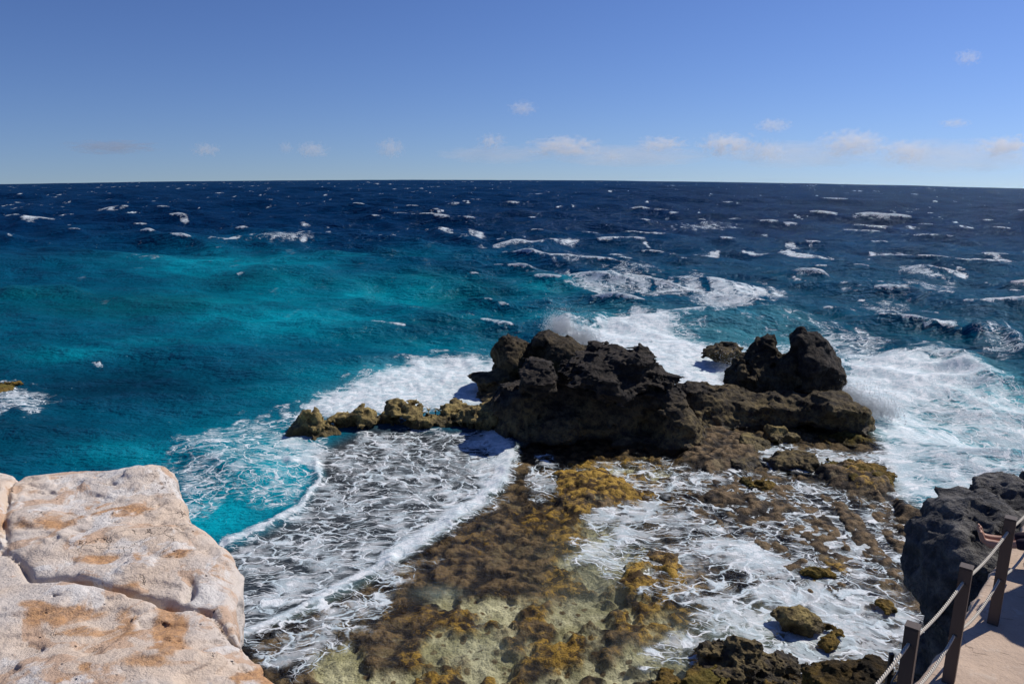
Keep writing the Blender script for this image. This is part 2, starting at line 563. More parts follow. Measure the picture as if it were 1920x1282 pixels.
    # behind the outcrop
    pf([(1040, 598), (1110, 625), (1135, 588), (1185, 578), (1240, 592), (1290, 628), (1345, 650), (1400, 700), (1370, 745), (1280, 730), (1180, 690), (1060, 660)], 1.0, 22)
    pf([(1120, 585), (1260, 595), (1400, 640), (1500, 640), (1420, 700), (1180, 690)], 0.62, 34)
    pf([(1380, 640), (1420, 600), (1500, 595), (1600, 620), (1660, 670), (1560, 690)], 0.45, 40)
    sf([(1240, 590), (1330, 600), (1440, 592)], 0.7, 7)
    # right of the outcrop
    pf([(1555, 690), (1640, 664), (1750, 664), (1830, 692), (1870, 735), (1960, 750), (2100, 960), (1900, 940), (1760, 975), (1690, 930), (1640, 862), (1665, 800), (1600, 740)], 0.76, 34)
    pf([(1570, 690), (1650, 668), (1760, 668), (1850, 705), (1840, 730), (1740, 740), (1650, 760), (1590, 740)], 1.0, 26)
    pf([(1600, 760), (1700, 740), (1760, 800), (1740, 880), (1780, 960), (1690, 930), (1640, 862), (1665, 800)], 0.90, 40)
    # breaking cap and streaks
    pf([(1065, 528), (1200, 527), (1300, 516), (1440, 533), (1478, 543), (1425, 575), (1345, 582), (1290, 556), (1200, 548), (1110, 550)], 0.80, 20)
    for x0, y0, x1, y1, w_ in [(805, 432, 905, 437, 4), (910, 456, 1080, 450, 5), (985, 494, 1060, 500, 7), (1395, 471, 1560, 475, 5),
                               (1240, 475, 1350, 470, 4), (1480, 511, 1560, 518, 5), (1690, 503, 1810, 520, 8), (1635, 466, 1690, 470, 4), (1735, 614, 1795, 618, 7),
                               (440, 514, 466, 508, 3), (12, 400, 100, 406, 4), (40, 406, 66, 405, 6), (570, 412, 620, 417, 4), (740, 444, 760, 442, 4), (935, 400, 968, 401, 3),
                               (1870, 478, 1930, 490, 5), (1190, 385, 1235, 388, 3), (1190, 521, 1250, 519, 4), (495, 438, 570, 446, 3), (1480, 455, 1520, 456, 3),
                               (700, 605, 760, 612, 2), (172, 678, 184, 680, 3), (330, 404, 345, 406, 4), (180, 384, 250, 383, 2), (838, 374, 875, 371, 2)]:
        sf([(x0, y0), ((x0 + x1) / 2, (y0 + y1) / 2 + 1.5), (x1, y1)], 0.9, w_ * 0.85)
        if x1 - x0 > 60: extra += crest([(x0, y0 + w_ * .8), (x1, y1 + w_ * .8)], w_ * 1.1 + 1.5, 0.35)
    for x0, y0, rx, ry, v in [(1660, 568, 50, 16, 0.42), (1740, 535, 70, 14, 0.3), (1060, 478, 40, 12, 0.3), (20, 742, 60, 26, 0.72), (1880, 640, 50, 20, 0.4), (1180, 500, 60, 8, 0.34), (280, 480, 30, 5, 0.2), (530, 442, 60, 6, 0.35), (1320, 420, 60, 5, 0.3), (1620, 640, 50, 22, 0.5)]:
        d = ((Uw - x0) / rx) ** 2 + ((V - y0) / ry) ** 2
        F = np.maximum(F, v * np.exp(-d * 1.2))
    face = sstep(14, -14, poly_sd(Uw, V, [(1255, 606), (1340, 602), (1500, 602), (1545, 628), (1480, 642), (1400, 642), (1310, 640)]))
    F = F * (1 - 0.80 * face)
    # over the reef
    REEF_R = [(1085, 880), (1200, 862), (1320, 872), (1420, 884), (1560, 905), (1700, 950), (1760, 985), (1710, 1080), (1750, 1200), (1660, 1250), (1500, 1250), (1340, 1190), (1280, 1140), (1060, 1050), (1090, 1000), (1215, 935)]
    pf(REEF_R, 0.38, 40)
    pf([(1430, 838), (1640, 845), (1700, 935), (1600, 905), (1540, 885), (1450, 885)], 0.6, 20)
    pf([(1300, 1120), (1420, 1085), (1560, 1065), (1740, 1150), (1760, 1230), (1500, 1260), (1400, 1235), (1320, 1190)], 0.72, 50)
    pf([(1320, 1000), (1420, 1010), (1520, 1060), (1480, 1095), (1400, 1075), (1330, 1040)], 0.86, 34)
    pf([(1470, 1000), (1560, 985), (1650, 1020), (1640, 1060), (1560, 1050)], 0.76, 34)
    pf([(1110, 950), (1250, 940), (1330, 960), (1300, 985), (1120, 985)], 0.74, 30)
    pf([(1070, 1010), (1180, 985), (1260, 1000), (1180, 1030), (1090, 1045)], 0.70, 34)
    pf([(1690, 985), (1760, 975), (1740, 1030), (1700, 1020)], 0.9, 16)
    pf([(1000, 860), (1040, 850), (1060, 890), (1030, 930), (970, 935)], 0.48, 22)
    pf([(1190, 1230), (1250, 1190), (1330, 1180), (1330, 1230), (1230, 1262)], 0.45, 30)
    pf([(850, 1130), (950, 1160), (900, 1180)], 0.22, 30)
    F = F + 0.26 * n_b * (F > 0.04) * (F < 0.93)
    # wind-blown crests further out
    F_caps = np.zeros_like(X)
    far = V < 640
    crestv = (sharp * w) / (np.std((sharp * w)[far]) + 1e-6)
    patch = fbm(X / 22.0, Y / 26.0, 0 * X + 1.7, 3)
    lat = fbm(X / 7.0, Y / 5.0, 0 * X + 21.7, 2)
    thr = 2.65 + 0.55 * sstep(1200, 300, U) + 1.4 * sstep(430, 520, V) * sstep(1000, 800, U) + 0.3 * sstep(420, 360, V)
    cap = sstep(thr, thr + 0.7, crestv + 1.1 * patch + 0.5 * lat) * calm
    F = np.maximum(F, cap * 0.8)
    F = np.clip(F, 0, 1)
    Z = hgt * w + extra + bore
    # frothy relief
    dens = sstep(0.55, 1.0, F) * near
    froth = fbm(X / 0.45, Y / 0.45, 0 * X + 4.4, 3)
    Z += dens * sstep(0, 1, 0.25 + calm + 0.5 * (V < 800)) * (0.05 * froth + 0.10 * fbm(X / 1.6, Y / 1.6, 0 * X + 2.2, 2)) 

    # ---------------- water colour
    navy = np.array([0.0004, 0.0215, 0.072]); blue = np.array([0.0005, 0.040, 0.110])
    teal = np.array([0.0006, 0.090, 0.150]); turq = np.array([0.0010, 0.290, 0.370]); grey = np.array([0.040, 0.046, 0.050])
    green = np.array([0.001, 0.085, 0.085])
    def lerp(c, d, f): return c * (1 - f[:, None]) + d * f[:, None]
    nw = fbm(X / 16, Y / 22, 0 * X + 6.1, 3)
    nv = fbm(X / 5, Y / 8, 0 * X + 16.1, 3)
    c = np.repeat(navy[None], len(X), 0)
    c = lerp(c, blue, np.clip(sstep(400, 470, V + 14 * nw) * (0.7 + 0.4 * nw), 0, 1))
    tl = sstep(415, 570, V + 26 * nw + 14 * np.sin(U / 160) + 8 * nv) * sstep(1130, 850, U + 60 * nw)
    c = lerp(c, teal, np.clip(0.92 * tl, 0, 1))
    c = lerp(c, np.array([0.0004, 0.064, 0.130]), 0.9 * sstep(420, 540, V + 10 * nw) * sstep(1000, 1200, U))
    c = lerp(c, teal * 0.8, 0.5 * sstep(540, 620, V) * sstep(1000, 1200, U))
    tq = np.zeros_like(X)
    for x0, y0, rx, ry, v in [(440, 490, 190, 26, .62), (720, 540, 130, 24, .75), (560, 545, 190, 34, .4), (560, 600, 170, 26, .62), (420, 565, 110, 18, .45), (120, 662, 110, 12, .6), (640, 470, 200, 12, .3),
                              (1040, 535, 90, 20, .4), (800, 640, 150, 18, .3), (700, 700, 200, 18, .45), (560, 735, 120, 16, .5), (1050, 590, 110, 20, .45),
                              (480, 880, 130, 90, .95), (400, 960, 110, 60, .9), (260, 850, 110, 28, .6), (880, 600, 120, 14, .25), (320, 640, 160, 14, .28)]:
        d = ((U + 20 * nv + 25 * nw - x0) / rx) ** 2 + ((V + 5 * nw - y0) / ry) ** 2
        tq = np.maximum(tq, v * np.exp(-d))
    c = lerp(c, turq, np.clip(1.08 * tq * (1 + 0.35 * nv), 0, 1))
    dk = np.zeros_like(X)
    for x0, y0, rx, ry, v in [(250, 570, 230, 26, .5), (480, 520, 130, 10, .35), (80, 552, 120, 10, .5), (860, 550, 90, 20, .3), (800, 520, 60, 10, .4)]:
        d = ((U + 20 * nv - x0) / rx) ** 2 + ((V - y0) / ry) ** 2
        dk = np.maximum(dk, v * np.exp(-d))
    c = lerp(c, green, dk)
    dk = np.zeros_like(X)
    for x0, y0, rx, ry, v in [(200, 720, 240, 44, .85), (60, 790, 220, 50, .6), (420, 700, 200, 26, .5), (800, 612, 160, 10, .35), (90, 470, 130, 18, .3)]:
        d = ((U + 30 * nv - x0) / rx) ** 2 + ((V - y0) / ry) ** 2
        dk = np.maximum(dk, v * np.exp(-d))
    c = lerp(c, np.array([0.001, 0.024, 0.052]), dk)
    # aerated water behind breakers
    aer = np.maximum(sstep(30, -40, poly_sd(U, V, [(1040, 560), (1300, 590), (1500, 590), (1580, 640), (1400, 720), (1000, 700)])) * 0.5,
                     sstep(40, -40, poly_sd(U, V, [(1580, 680), (1840, 690), (2000, 750), (2100, 980), (1760, 980), (1640, 860)])) * 0.95)
    aer = np.maximum(aer, 0.6 * sstep(30, -30, poly_sd(U, V, [(560, 760), (700, 690), (920, 660), (950, 760)])))
    c = lerp(c, np.array([0.07, 0.30, 0.36]), aer)
    lag = sstep(16, -16, poly_sd(U + 8 * nv, V, LAG))
    c = lerp(c, grey, lag)
    c = c * (1 + 0.18 * nv[:, None])
    # shallows: clear water with the reef showing
    SH = [(968, 835), (1040, 780), (1300, 770), (1560, 770), (1630, 800), (1665, 840), (1690, 930), (1760, 975), (1800, 1400), (380, 1400), (430, 1195), (560, 1150), (735, 1060), (840, 995), (945, 912)]
    sh = sstep(14, -14, poly_sd(U + 10 * nv, V + 4 * nv, SH))
    milky = np.zeros_like(X)
    for x0, y0, rx, ry, v in [(1120, 1040, 80, 50, .22), (1090, 1110, 70, 40, .15), (900, 1215, 90, 30, .12), (1400, 1180, 110, 40, .5), (820, 1110, 40, 12, .4), (1250, 1230, 90, 40, .15)]:
        d = ((U + 14 * nv - x0) / rx) ** 2 + ((V - y0) / ry) ** 2
        milky = np.maximum(milky, v * np.exp(-d))
    c = lerp(c, np.array([0.26, 0.32, 0.26]), sh)
    sh = sh * (1 - milky)
    X2 = X + dxs * w; Y2 = Y + dys * w
    Z = Z - RR ** 2 / (2 * RE)
    i = np.arange(nr - 1)[:, None] * naz + np.arange(naz - 1)[None]
    q = np.stack([i, i + naz, i + naz + 1, i + 1], -1).reshape(-1, 4)[:, ::-1]
    o = mesh_np('sea', np.stack([X2, Y2, Z], 1), q, None)
    attr_f(o.data, 'foam', F); attr_f(o.data, 'shallow', sh); attr_c(o.data, 'watercol', np.clip(c, 0, 1))
    attr_f(o.data, 'rough_sea', calm * (1 - 0.5 * sstep(1050, 700, U) * sstep(430, 520, V))); attr_f(o.data, 'caps', calm * sstep(640, 560, V) * (1 - 0.9 * sstep(425, 470, V) * sstep(1080, 850, U)))
    tag(o, kind='structure')
    return o

def sea_mat():
    t = NT('sea_water')
    pos = t.new('ShaderNodeNewGeometry').outputs['Position']
    sep = t.new('ShaderNodeSeparateXYZ'); t.l.new(pos, sep.inputs[0])
    comb = t.new('ShaderNodeCombineXYZ'); t.l.new(sep.outputs[0], comb.inputs[0]); t.l.new(sep.outputs[1], comb.inputs[1])
    p2 = comb.outputs[0]
    F = t.attr('foam').outputs['Fac']; sh = t.attr('shallow').outputs['Fac']
    wc = t.attr('watercol').outputs['Color']; cal = t.attr('rough_sea').outputs['Fac']
    # warped domain
    wn_ = t.noise(p2, 0.9, 3, 0.55)
    sub = t.new('ShaderNodeVectorMath', operation='SUBTRACT'); t.l.new(wn_.outputs['Color'], sub.inputs[0]); sub.inputs[1].default_value = (.5, .5, .5)
    pw = t.vadd(p2, t.vscale(sub.outputs[0], (1.3, 1.0, 0)))
    wn0 = t.noise(p2, 0.11, 1, 0.5)
    sub0 = t.new('ShaderNodeVectorMath', operation='SUBTRACT'); t.l.new(wn0.outputs['Color'], sub0.inputs[0]); sub0.inputs[1].default_value = (.5, .5, .5)
    pw = t.vadd(pw, t.vscale(sub0.outputs[0], (3.6, 3.0, 0)))
    wn2 = t.noise(p2, 4.2, 2, 0.5)
    sub2 = t.new('ShaderNodeVectorMath', operation='SUBTRACT'); t.l.new(wn2.outputs['Color'], sub2.inputs[0]); sub2.inputs[1].default_value = (.5, .5, .5)
    pw = t.vadd(pw, t.vscale(sub2.outputs[0], (0.13, 0.11, 0)))
    rot = t.new('ShaderNodeVectorRotate', rotation_type='Z_AXIS'); t.l.new(pw, rot.inputs['Vector']); rot.inputs['Angle'].default_value = 0.15
    pv = t.vscale(rot.outputs[0], (0.8, 1.25, 1))
    d1 = t.vor(pv, 1.35); d2 = t.vor(pv, 3.1); d3 = t.vor(pv, 7.5)
    nb = t.noise(p2, 1.1, 5, 0.62).outputs['Fac']
    nf = t.noise(p2, 9.0, 4, 0.7).outputs['Fac']
    Fe = t.math('ADD', F, t.math('MULTIPLY', t.math('SUBTRACT', nb, 0.5), t.math('MULTIPLY', t.ss(0.0, 0.25, F), 0.75)))
    Fe = t.math('MAXIMUM', Fe, 0.0)
    f1a = t.vor(pv, 1.25, 'F1'); f1b = t.vor(t.vadd(pv, (7.3, 2.1, 0)), 2.6, 'F1'); f1c = t.vor(pv, 6.5, 'F1')
    nl = t.noise(p2, 0.45, 3, 0.5).outputs['Fac']
    def sheet(f1, r0, r1, soft):
        r = t.new('ShaderNodeMapRange', clamp=True)
        t.l.new(Fe, r.inputs['Value']); r.inputs['From Min'].default_value = 0.10; r.inputs['From Max'].default_value = 0.95
        r.inputs['To Min'].default_value = r0; r.inputs['To Max'].default_value = r1
        n = t.new('ShaderNodeMapRange', interpolation_type='SMOOTHSTEP')
        t.l.new(f1, n.inputs['Value']); t.l.new(t.math('SUBTRACT', r.outputs[0], soft), n.inputs['From Min']); t.l.new(t.math('ADD', r.outputs[0], soft), n.inputs['From Max'])
        return n.outputs[0]
    s1 = sheet(f1a, 0.90, 0.16, 0.13); s2 = sheet(f1b, 0.90, 0.12, 0.15); s3 = sheet(f1c, 0.80, 0.0, 0.22)
    big = t.ss(0.42, 0.58, nl)
    sh_ = t.math('ADD', t.math('MULTIPLY', s1, big), t.math('MULTIPLY', s2, t.math('SUBTRACT', 1.0, big)))
    sh_ = t.math('MULTIPLY', sh_, t.math('ADD', 0.35, t.math('MULTIPLY', s3, 0.65)))
    nm = t.noise(t.vscale(pw, (1.0, 1.5, 1)), 2.4, 3, 0.6).outputs['Fac']
    def lines(d, w0, w1, n0):
        w = t.math('MULTIPLY', t.math('ADD', w0, t.math('MULTIPLY', Fe, w1)), t.math('MULTIPLY', t.ss(0.28, 0.72, nm), 2.0))
        n = t.new('ShaderNodeMapRange', interpolation_type='SMOOTHSTEP')
        t.l.new(d, n.inputs['Value']); t.l.new(t.math('MULTIPLY', w, 0.2), n.inputs['From Min']); t.l.new(t.math('ADD', w, 0.012), n.inputs['From Max'])
        n.inputs['To Min'].default_value = 1; n.inputs['To Max'].default_value = 0
        return t.math('MULTIPLY', n.outputs[0], n0)
    l1 = lines(d1, 0.010, 0.10, t.ss(0.30, 0.48, nm))
    l2 = lines(d2, 0.004, 0.13, t.ss(0.42, 0.58, nb))
    l3 = lines(d3, 0.0, 0.16, t.math('MULTIPLY', t.ss(0.48, 0.64, nm), 0.8))
    ln_ = t.math('MULTIPLY', t.math('MAXIMUM', l1, t.math('MAXIMUM', t.math('MULTIPLY', l2, 0.9), l3)), t.ss(0.05, 0.32, Fe))
    foam = t.math('MAXIMUM', t.math('MULTIPLY', sh_, t.math('ADD', 0.10, t.math('MULTIPLY', Fe, 0.78))), t.math('MULTIPLY', ln_, 0.97))
    foam = t.math('MULTIPLY', foam, t.ss(0.03, 0.26, Fe))
    ns = t.noise(t.vscale(pw, (0.9, 1.4, 1)), 2.0, 6, 0.72, 0.5).outputs['Fac']
    solid = t.ss(0.72, 1.02, t.math('ADD', F, t.math('ADD', t.math('MULTIPLY', t.math('SUBTRACT', nf, 0.5), 0.35), t.math('MULTIPLY', t.math('SUBTRACT', ns, 0.5), 1.15))))
    foam = t.math('MAXIMUM', foam, solid)
    # specks of white on the open water
    k1 = t.noise(t.vscale(p2, (0.30, 0.17, 1)), 1.0, 3, 0.6).outputs['Fac']; k2 = t.noise(t.vscale(p2, (0.045, 0.03, 1)), 1.0, 3, 0.55).outputs['Fac']
    k3 = t.noise(t.vscale(p2, (1.4, 2.2, 1)), 1.0, 3, 0.6).outputs['Fac']
    kk = t.math('ADD', k1, t.math('ADD', t.math('MULTIPLY', t.math('SUBTRACT', k2, 0.5), 0.42), t.math('MULTIPLY', t.math('SUBTRACT', k3, 0.5), 0.30)))
    foam = t.math('MAXIMUM', foam, t.math('MULTIPLY', t.ss(0.675, 0.74, kk), t.math('MULTIPLY', t.attr('caps').outputs['Fac'], 0.9)))
    foam = t.math('MULTIPLY', foam, t.math('ADD', 0.68, t.math('MULTIPLY', nf, 0.5)), True)
    # waves too small for the mesh
    b1 = t.noise(t.vscale(p2, (0.8, 1.3, 1)), 0.9, 3, 0.6).outputs['Fac']
    b2 = t.noise(t.vscale(p2, (0.8, 1.4, 1)), 3.2, 4, 0.62).outputs['Fac']
    b0 = t.noise(t.vscale(p2, (0.7, 1.25, 1)), 0.22, 4, 0.62, 0.4).outputs['Fac']
    hw = t.math('ADD', t.math('MULTIPLY', t.math('MULTIPLY', b0, cal), 3.2), t.math('MULTIPLY', b1, t.math('ADD', 0.25, t.math('MULTIPLY', cal, 0.85))))
    hw = t.math('ADD', hw, t.math('MULTIPLY', b2, 0.35))
    nw = t.bump(hw, 0.75, 0.9)
    body = t.new('ShaderNodeBsdfDiffuse'); t.l.new(wc, body.inputs['Color']); t.l.new(nw, body.inputs['Normal'])
    gd = t.new('ShaderNodeBsdfGlossy'); gd.inputs['Roughness'].default_value = 0.14; gd.inputs['Color'].default_value = (0.72, 0.90, 1.0, 1); t.l.new(nw, gd.inputs['Normal'])
    fd = t.new('ShaderNodeFresnel'); fd.inputs['IOR'].default_value = 1.33; t.l.new(nw, fd.inputs['Normal'])
    deep = t.new('ShaderNodeMixShader'); t.l.new(t.math('MINIMUM', t.math('MULTIPLY', fd.outputs[0], 0.42), 0.16), deep.inputs[0])
    t.l.new(body.outputs[0], deep.inputs[1]); t.l.new(gd.outputs[0], deep.inputs[2])
    # clear shallow water
    tr = t.new('ShaderNodeBsdfTransparent'); tr.inputs[0].default_value = (0.97, 0.97, 0.92, 1)
    gl = t.new('ShaderNodeBsdfGlossy'); gl.inputs['Roughness'].default_value = 0.06
    nsh = t.bump(t.math('ADD', t.math('MULTIPLY', b2, 0.5), t.math('MULTIPLY', nf, 0.25)), 0.5, 0.25)
    t.l.new(nsh, gl.inputs['Normal'])
    fr = t.new('ShaderNodeFresnel'); fr.inputs['IOR'].default_value = 1.16; t.l.new(nsh, fr.inputs['Normal'])
    clear = t.new('ShaderNodeMixShader'); t.l.new(fr.outputs[0], clear.inputs[0]); t.l.new(tr.outputs[0], clear.inputs[1]); t.l.new(gl.outputs[0], clear.inputs[2])
    water = t.new('ShaderNodeMixShader'); t.l.new(sh, water.inputs[0]); t.l.new(deep.outputs[0], water.inputs[1]); t.l.new(clear.outputs[0], water.inputs[2])
    fb = t.bump(t.math('ADD', t.math('MULTIPLY', nf, 0.5), t.math('ADD', t.math('MULTIPLY', foam, 0.6), t.math('MULTIPLY', nb, 0.6))), 0.6, 0.10)
    fm = t.new('ShaderNodeBsdfPrincipled')
    fm.inputs['Base Color'].default_value = (0.70, 0.73, 0.76, 1); t.l.new(t.mix(t.ss(0.62, 0.40, ns), (0.84, 0.86, 0.87), (0.58, 0.68, 0.72)), fm.inputs['Base Color']); fm.inputs['Roughness'].default_value = 0.65
    fm.inputs['Specular IOR Level'].default_value = 0.25
    t.l.new(fb, fm.inputs['Normal'])
    mx = t.new('ShaderNodeMixShader'); t.l.new(foam, mx.inputs[0]); t.l.new(water.outputs[0], mx.inputs[1]); t.l.new(fm.outputs[0], mx.inputs[2])
    return t.surf(mx.outputs[0])

sea = build_sea()
sea.data.materials.append(sea_mat())

# ------------------------------------------------------------------ reef floor
def build_reef():
    h = 0.065
    xs = np.arange(-14, 17.5, h); ys = np.arange(9, 40, h)
    X, Y = np.meshgrid(xs, ys); X, Y = X.ravel(), Y.ravel()
    U, V = proj(X, Y, 0 * X)
    n1 = fbm(X / 2.2, Y / 2.2, 0 * X + 5.5, 4); n2 = fbm(X / 0.7, Y / 0.7, 0 * X + 1.5, 4)
    rg = ridged(X / 1.1, Y / 1.1, 0 * X + 2.5, 3)
    Z = -0.30 + 0.07 * n1 + 0.08 * n2 + 0.08 * rg
    def up(pts, val, soft):
        d = poly_sd(U + 14 * n1 + 6 * n2, (V + 4 * n1 + 3 * n2) * 1.7, [(a, b * 1.7) for a, b in pts])
        return val * sstep(soft, -soft, d)
    gold = np.zeros_like(X); sand = np.zeros_like(X)
    G1 = [(1050, 890), (1110, 876), (1150, 890), (1210, 925), (1150, 940), (1080, 962), (1050, 930)]
    G2 = [(1130, 1082), (1200, 1036), (1285, 1038), (1275, 1078), (1200, 1110)]
    Z += up(G1, 0.42, 30) + up(G2, 0.34, 26)
    SHELF = [(1310, 800), (1370, 805), (1450, 830), (1400, 870), (1330, 880), (1280, 860)]
    Z -= up([(1440, 836), (1560, 840), (1640, 845), (1720, 930), (1690, 935), (1640, 870), (1540, 872), (1450, 850)], 0.3, 14)
    Z += up(SHELF, 0.40, 20)
    LUMP = [(1530, 885), (1610, 862), (1660, 880), (1682, 915), (1640, 930), (1560, 905)]
    Z += up(LUMP, 0.5, 22) + up([(1680, 938), (1740, 970), (1735, 982), (1680, 962)], 0.34, 10)
    Z += up([(1280, 935), (1340, 925), (1420, 985), (1470, 1040), (1560, 1120), (1530, 1130), (1430, 1050), (1330, 985)], 0.13, 24)
    Z += up([(1550, 930), (1600, 960), (1660, 1020), (1640, 1030), (1560, 980)], 0.08, 22)
    RT = [(1280, 880), (1560, 880), (1760, 960), (1760, 1120), (1560, 1100), (1440, 1020), (1300, 940)]
    Z += up(RT, 0.22, 60)
    for ck in ([(1545, 910), (1600, 940), (1640, 985), (1660, 1020), (1700, 1060)], [(1440, 985), (1500, 1030), (1560, 1070), (1640, 1110)], [(1290, 930), (1340, 950), (1400, 1010), (1460, 1060), (1530, 1130)], [(1480, 890), (1560, 960), (1620, 1050)]):
        Z -= 0.30 * np.exp(-(line_d(U + 10 * n2, V + 5 * n2, ck) / 6) ** 2)
    for x0, y0, rx, ry, v in [(1080, 1000, 60, 70, .9), (1010, 960, 60, 40, .6), (1170, 905, 90, 40, 1.), (1080, 900, 50, 40, .9), (1060, 1070, 60, 40, .8), (1220, 1080, 90, 40, 1.), (960, 1130, 130, 40, .55), (1250, 1150, 90, 40, .9), (800, 1240, 60, 60, .7), (900, 1000, 60, 30, .4), (760, 1130, 120, 30, .4), (870, 1160, 130, 50, .55), (1150, 860, 110, 12, .8), (1300, 1260, 90, 40, .9), (1050, 1200, 120, 50, .6), (1560, 1075, 60, 30, .6), (1620, 900, 60, 30, .5), (930, 1260, 70, 30, .6)]:
        gold = np.maximum(gold, v * np.exp(-(((U + 20 * n1 - x0) / rx) ** 2 + ((V + 10 * n1 - y0) / ry) ** 2)))
    for x0, y0, rx, ry, v in [(1130, 1045, 90, 75, 1.), (1090, 1120, 80, 55, .9), (660, 1240, 60, 40, .9), (900, 1215, 110, 45, .9), (1100, 1240, 160, 50, .7), (830, 1108, 60, 16, .8), (1180, 872, 100, 14, .9), (1400, 1180, 150, 60, .6), (940, 1130, 70, 26, .5), (1250, 1220, 90, 40, .8), (760, 1262, 50, 30, .7)]:
        sand = np.maximum(sand, v * np.exp(-(((U + 26 * n1 + 18 * n2 - x0) / rx) ** 2 + ((V + 12 * n1 + 9 * n2 - y0) / ry) ** 2)))
    deepf = sstep(10, 160, poly_sd(U, V, [(600, 850), (1000, 780), (1700, 780), (1700, 930), (1780, 980), (1800, 1500), (300, 1500), (430, 1030)]))
    Z = Z - 1.6 * deepf
    sandm = sstep(0.34, 0.66, sand + 0.30 * n1 - 0.42 * n2)
    Z -= 0.16 * sandm
    wk = worley((X + .3 * n2) / 0.50, (Y + .3 * n2 + .2 * n1) / 0.50, 0 * X + 3.3)
    knob = np.clip(0.62 - wk, -.2, .6)
    Z += 0.17 * knob * (1 - .85 * sandm) + 0.10 * np.clip(0.6 - worley(X / .23, Y / .23, 0 * X), -.3, .6) * (1 - sandm)
    nx, ny = len(xs), len(ys)
    i = np.arange(ny - 1)[:, None] * nx + np.arange(nx - 1)[None]
    q = np.stack([i, i + 1, i + nx + 1, i + nx], -1).reshape(-1, 4)
    o = mesh_np('reef', np.stack([X, Y, Z], 1), q, None)
    attr_f(o.data, 'knob', knob); attr_f(o.data, 'gold', gold); attr_f(o.data, 'sand', sandm)
    t = NT('reef_floor')
    pos = t.new('ShaderNodeNewGeometry').outputs['Position']
    n1 = t.noise(pos, 0.9, 5, 0.6).outputs['Fac']; n2 = t.noise(pos, 4.0, 6, 0.65).outputs['Fac']; n3 = t.noise(pos, 16, 4, 0.7).outputs['Fac']
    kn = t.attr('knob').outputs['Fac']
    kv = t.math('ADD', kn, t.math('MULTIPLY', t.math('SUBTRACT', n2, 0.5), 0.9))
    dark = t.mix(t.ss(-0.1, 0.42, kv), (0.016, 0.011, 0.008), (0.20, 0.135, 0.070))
    dark = t.mix(t.ss(0.56, 0.68, n1), dark, (0.20, 0.15, 0.08))
    cob = t.new('ShaderNodeTexVoronoi', feature='F1'); t.l.new(t.vadd(pos, t.vscale(t.noise(pos, 3, 2).outputs['Color'], (.25, .25, .25))), cob.inputs['Vector']); cob.inputs['Scale'].default_value = 4.2
    cs = t.new('ShaderNodeSeparateColor'); t.l.new(cob.outputs['Color'], cs.inputs[0]); cr_ = cs.outputs[0]
    kv = t.math('ADD', kv, t.math('MULTIPLY', t.math('SUBTRACT', cr_, 0.5), 0.62))
    gold = t.mix(t.ss(-0.12, 0.40, kv), (0.055, 0.028, 0.005), (0.42, 0.255, 0.042))
    gf = t.ss(0.30, 0.60, t.math('ADD', t.attr('gold').outputs['Fac'], t.math('MULTIPLY', t.math('SUBTRACT', n2, 0.5), 1.2)))
    c = t.mix(gf, dark, gold)
    dark = t.mix(t.math('MULTIPLY', t.ss(0.86, 0.92, cr_), t.ss(.5, .3, cob.outputs['Distance'])), dark, (0.34, 0.30, 0.18))
    sand = t.mix(t.ss(.35, .65, n1), (0.36, 0.34, 0.19), (0.68, 0.65, 0.45))
    sand = t.mix(t.math('MULTIPLY', t.ss(0.62, 0.80, cr_), t.ss(.5, .3, cob.outputs['Distance'])), sand, (0.16, 0.11, 0.05))
    c = t.mix(t.math('MULTIPLY', t.attr('sand').outputs['Fac'], t.ss(0.30, 0.48, t.math('ADD', n2, 0.06))), c, sand)
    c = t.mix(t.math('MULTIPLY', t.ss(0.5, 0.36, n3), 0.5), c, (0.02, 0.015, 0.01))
    b = t.bump(t.math('ADD', t.math('MULTIPLY', n2, .8), t.math('ADD', t.math('MULTIPLY', n3, 0.25), t.math('MULTIPLY', cob.outputs['Distance'], -0.5))), 0.9, 0.14)
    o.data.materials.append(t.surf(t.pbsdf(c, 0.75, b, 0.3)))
    return tag(o, kind='structure')
build_reef()

# ------------------------------------------------------------------ sea rocks
rock('rock_outcrop', [(1115, 775, 35.6, 140, 84, 2.5), (1135, 702, 35.0, 78, 44, 2.5), (1178, 682, 35.2, 44, 26, 1.9), (1218, 706, 35.2, 44, 22, 1.8), (1012, 708, 34.8, 36, 44, 1.4), (985, 780, 35.2, 60, 62, 1.7), (952, 806, 35.0, 40, 36, 1.3),
      (1245, 745, 35.0, 40, 34, 1.8), (1268, 795, 34.6, 52, 56, 1.9), (1232, 834, 33.5, 76, 24, 1.2), (1060, 815, 34.4, 110, 46, 1.3), (1120, 900, 35.2, 180, 90, 2.9)],
     0.06, 'largest dark sea rock in the middle, with layered ledges along its top', 'rock', M_MAIN, 0.3, 0.32, 1.7, 0.10, 1.0)
rock('rock_outcrop', [(952, 672, 42, 34, 44, 1.7), (1026, 646, 42, 34, 38, 1.5), (1052, 668, 41.8, 46, 38, 1.9), (1092, 680, 41.5, 34, 24, 1.5), (990, 720, 42, 80, 50, 2.2), (935, 705, 41, 40, 20, 1.4), (950, 735, 40.5, 50, 26, 1.4)],
     0.075, 'dark peaked rock behind the left shoulder of the largest sea rock', 'rock', M_BACK, 0.35, 0.26, 1.7, 0.0, 2.0)
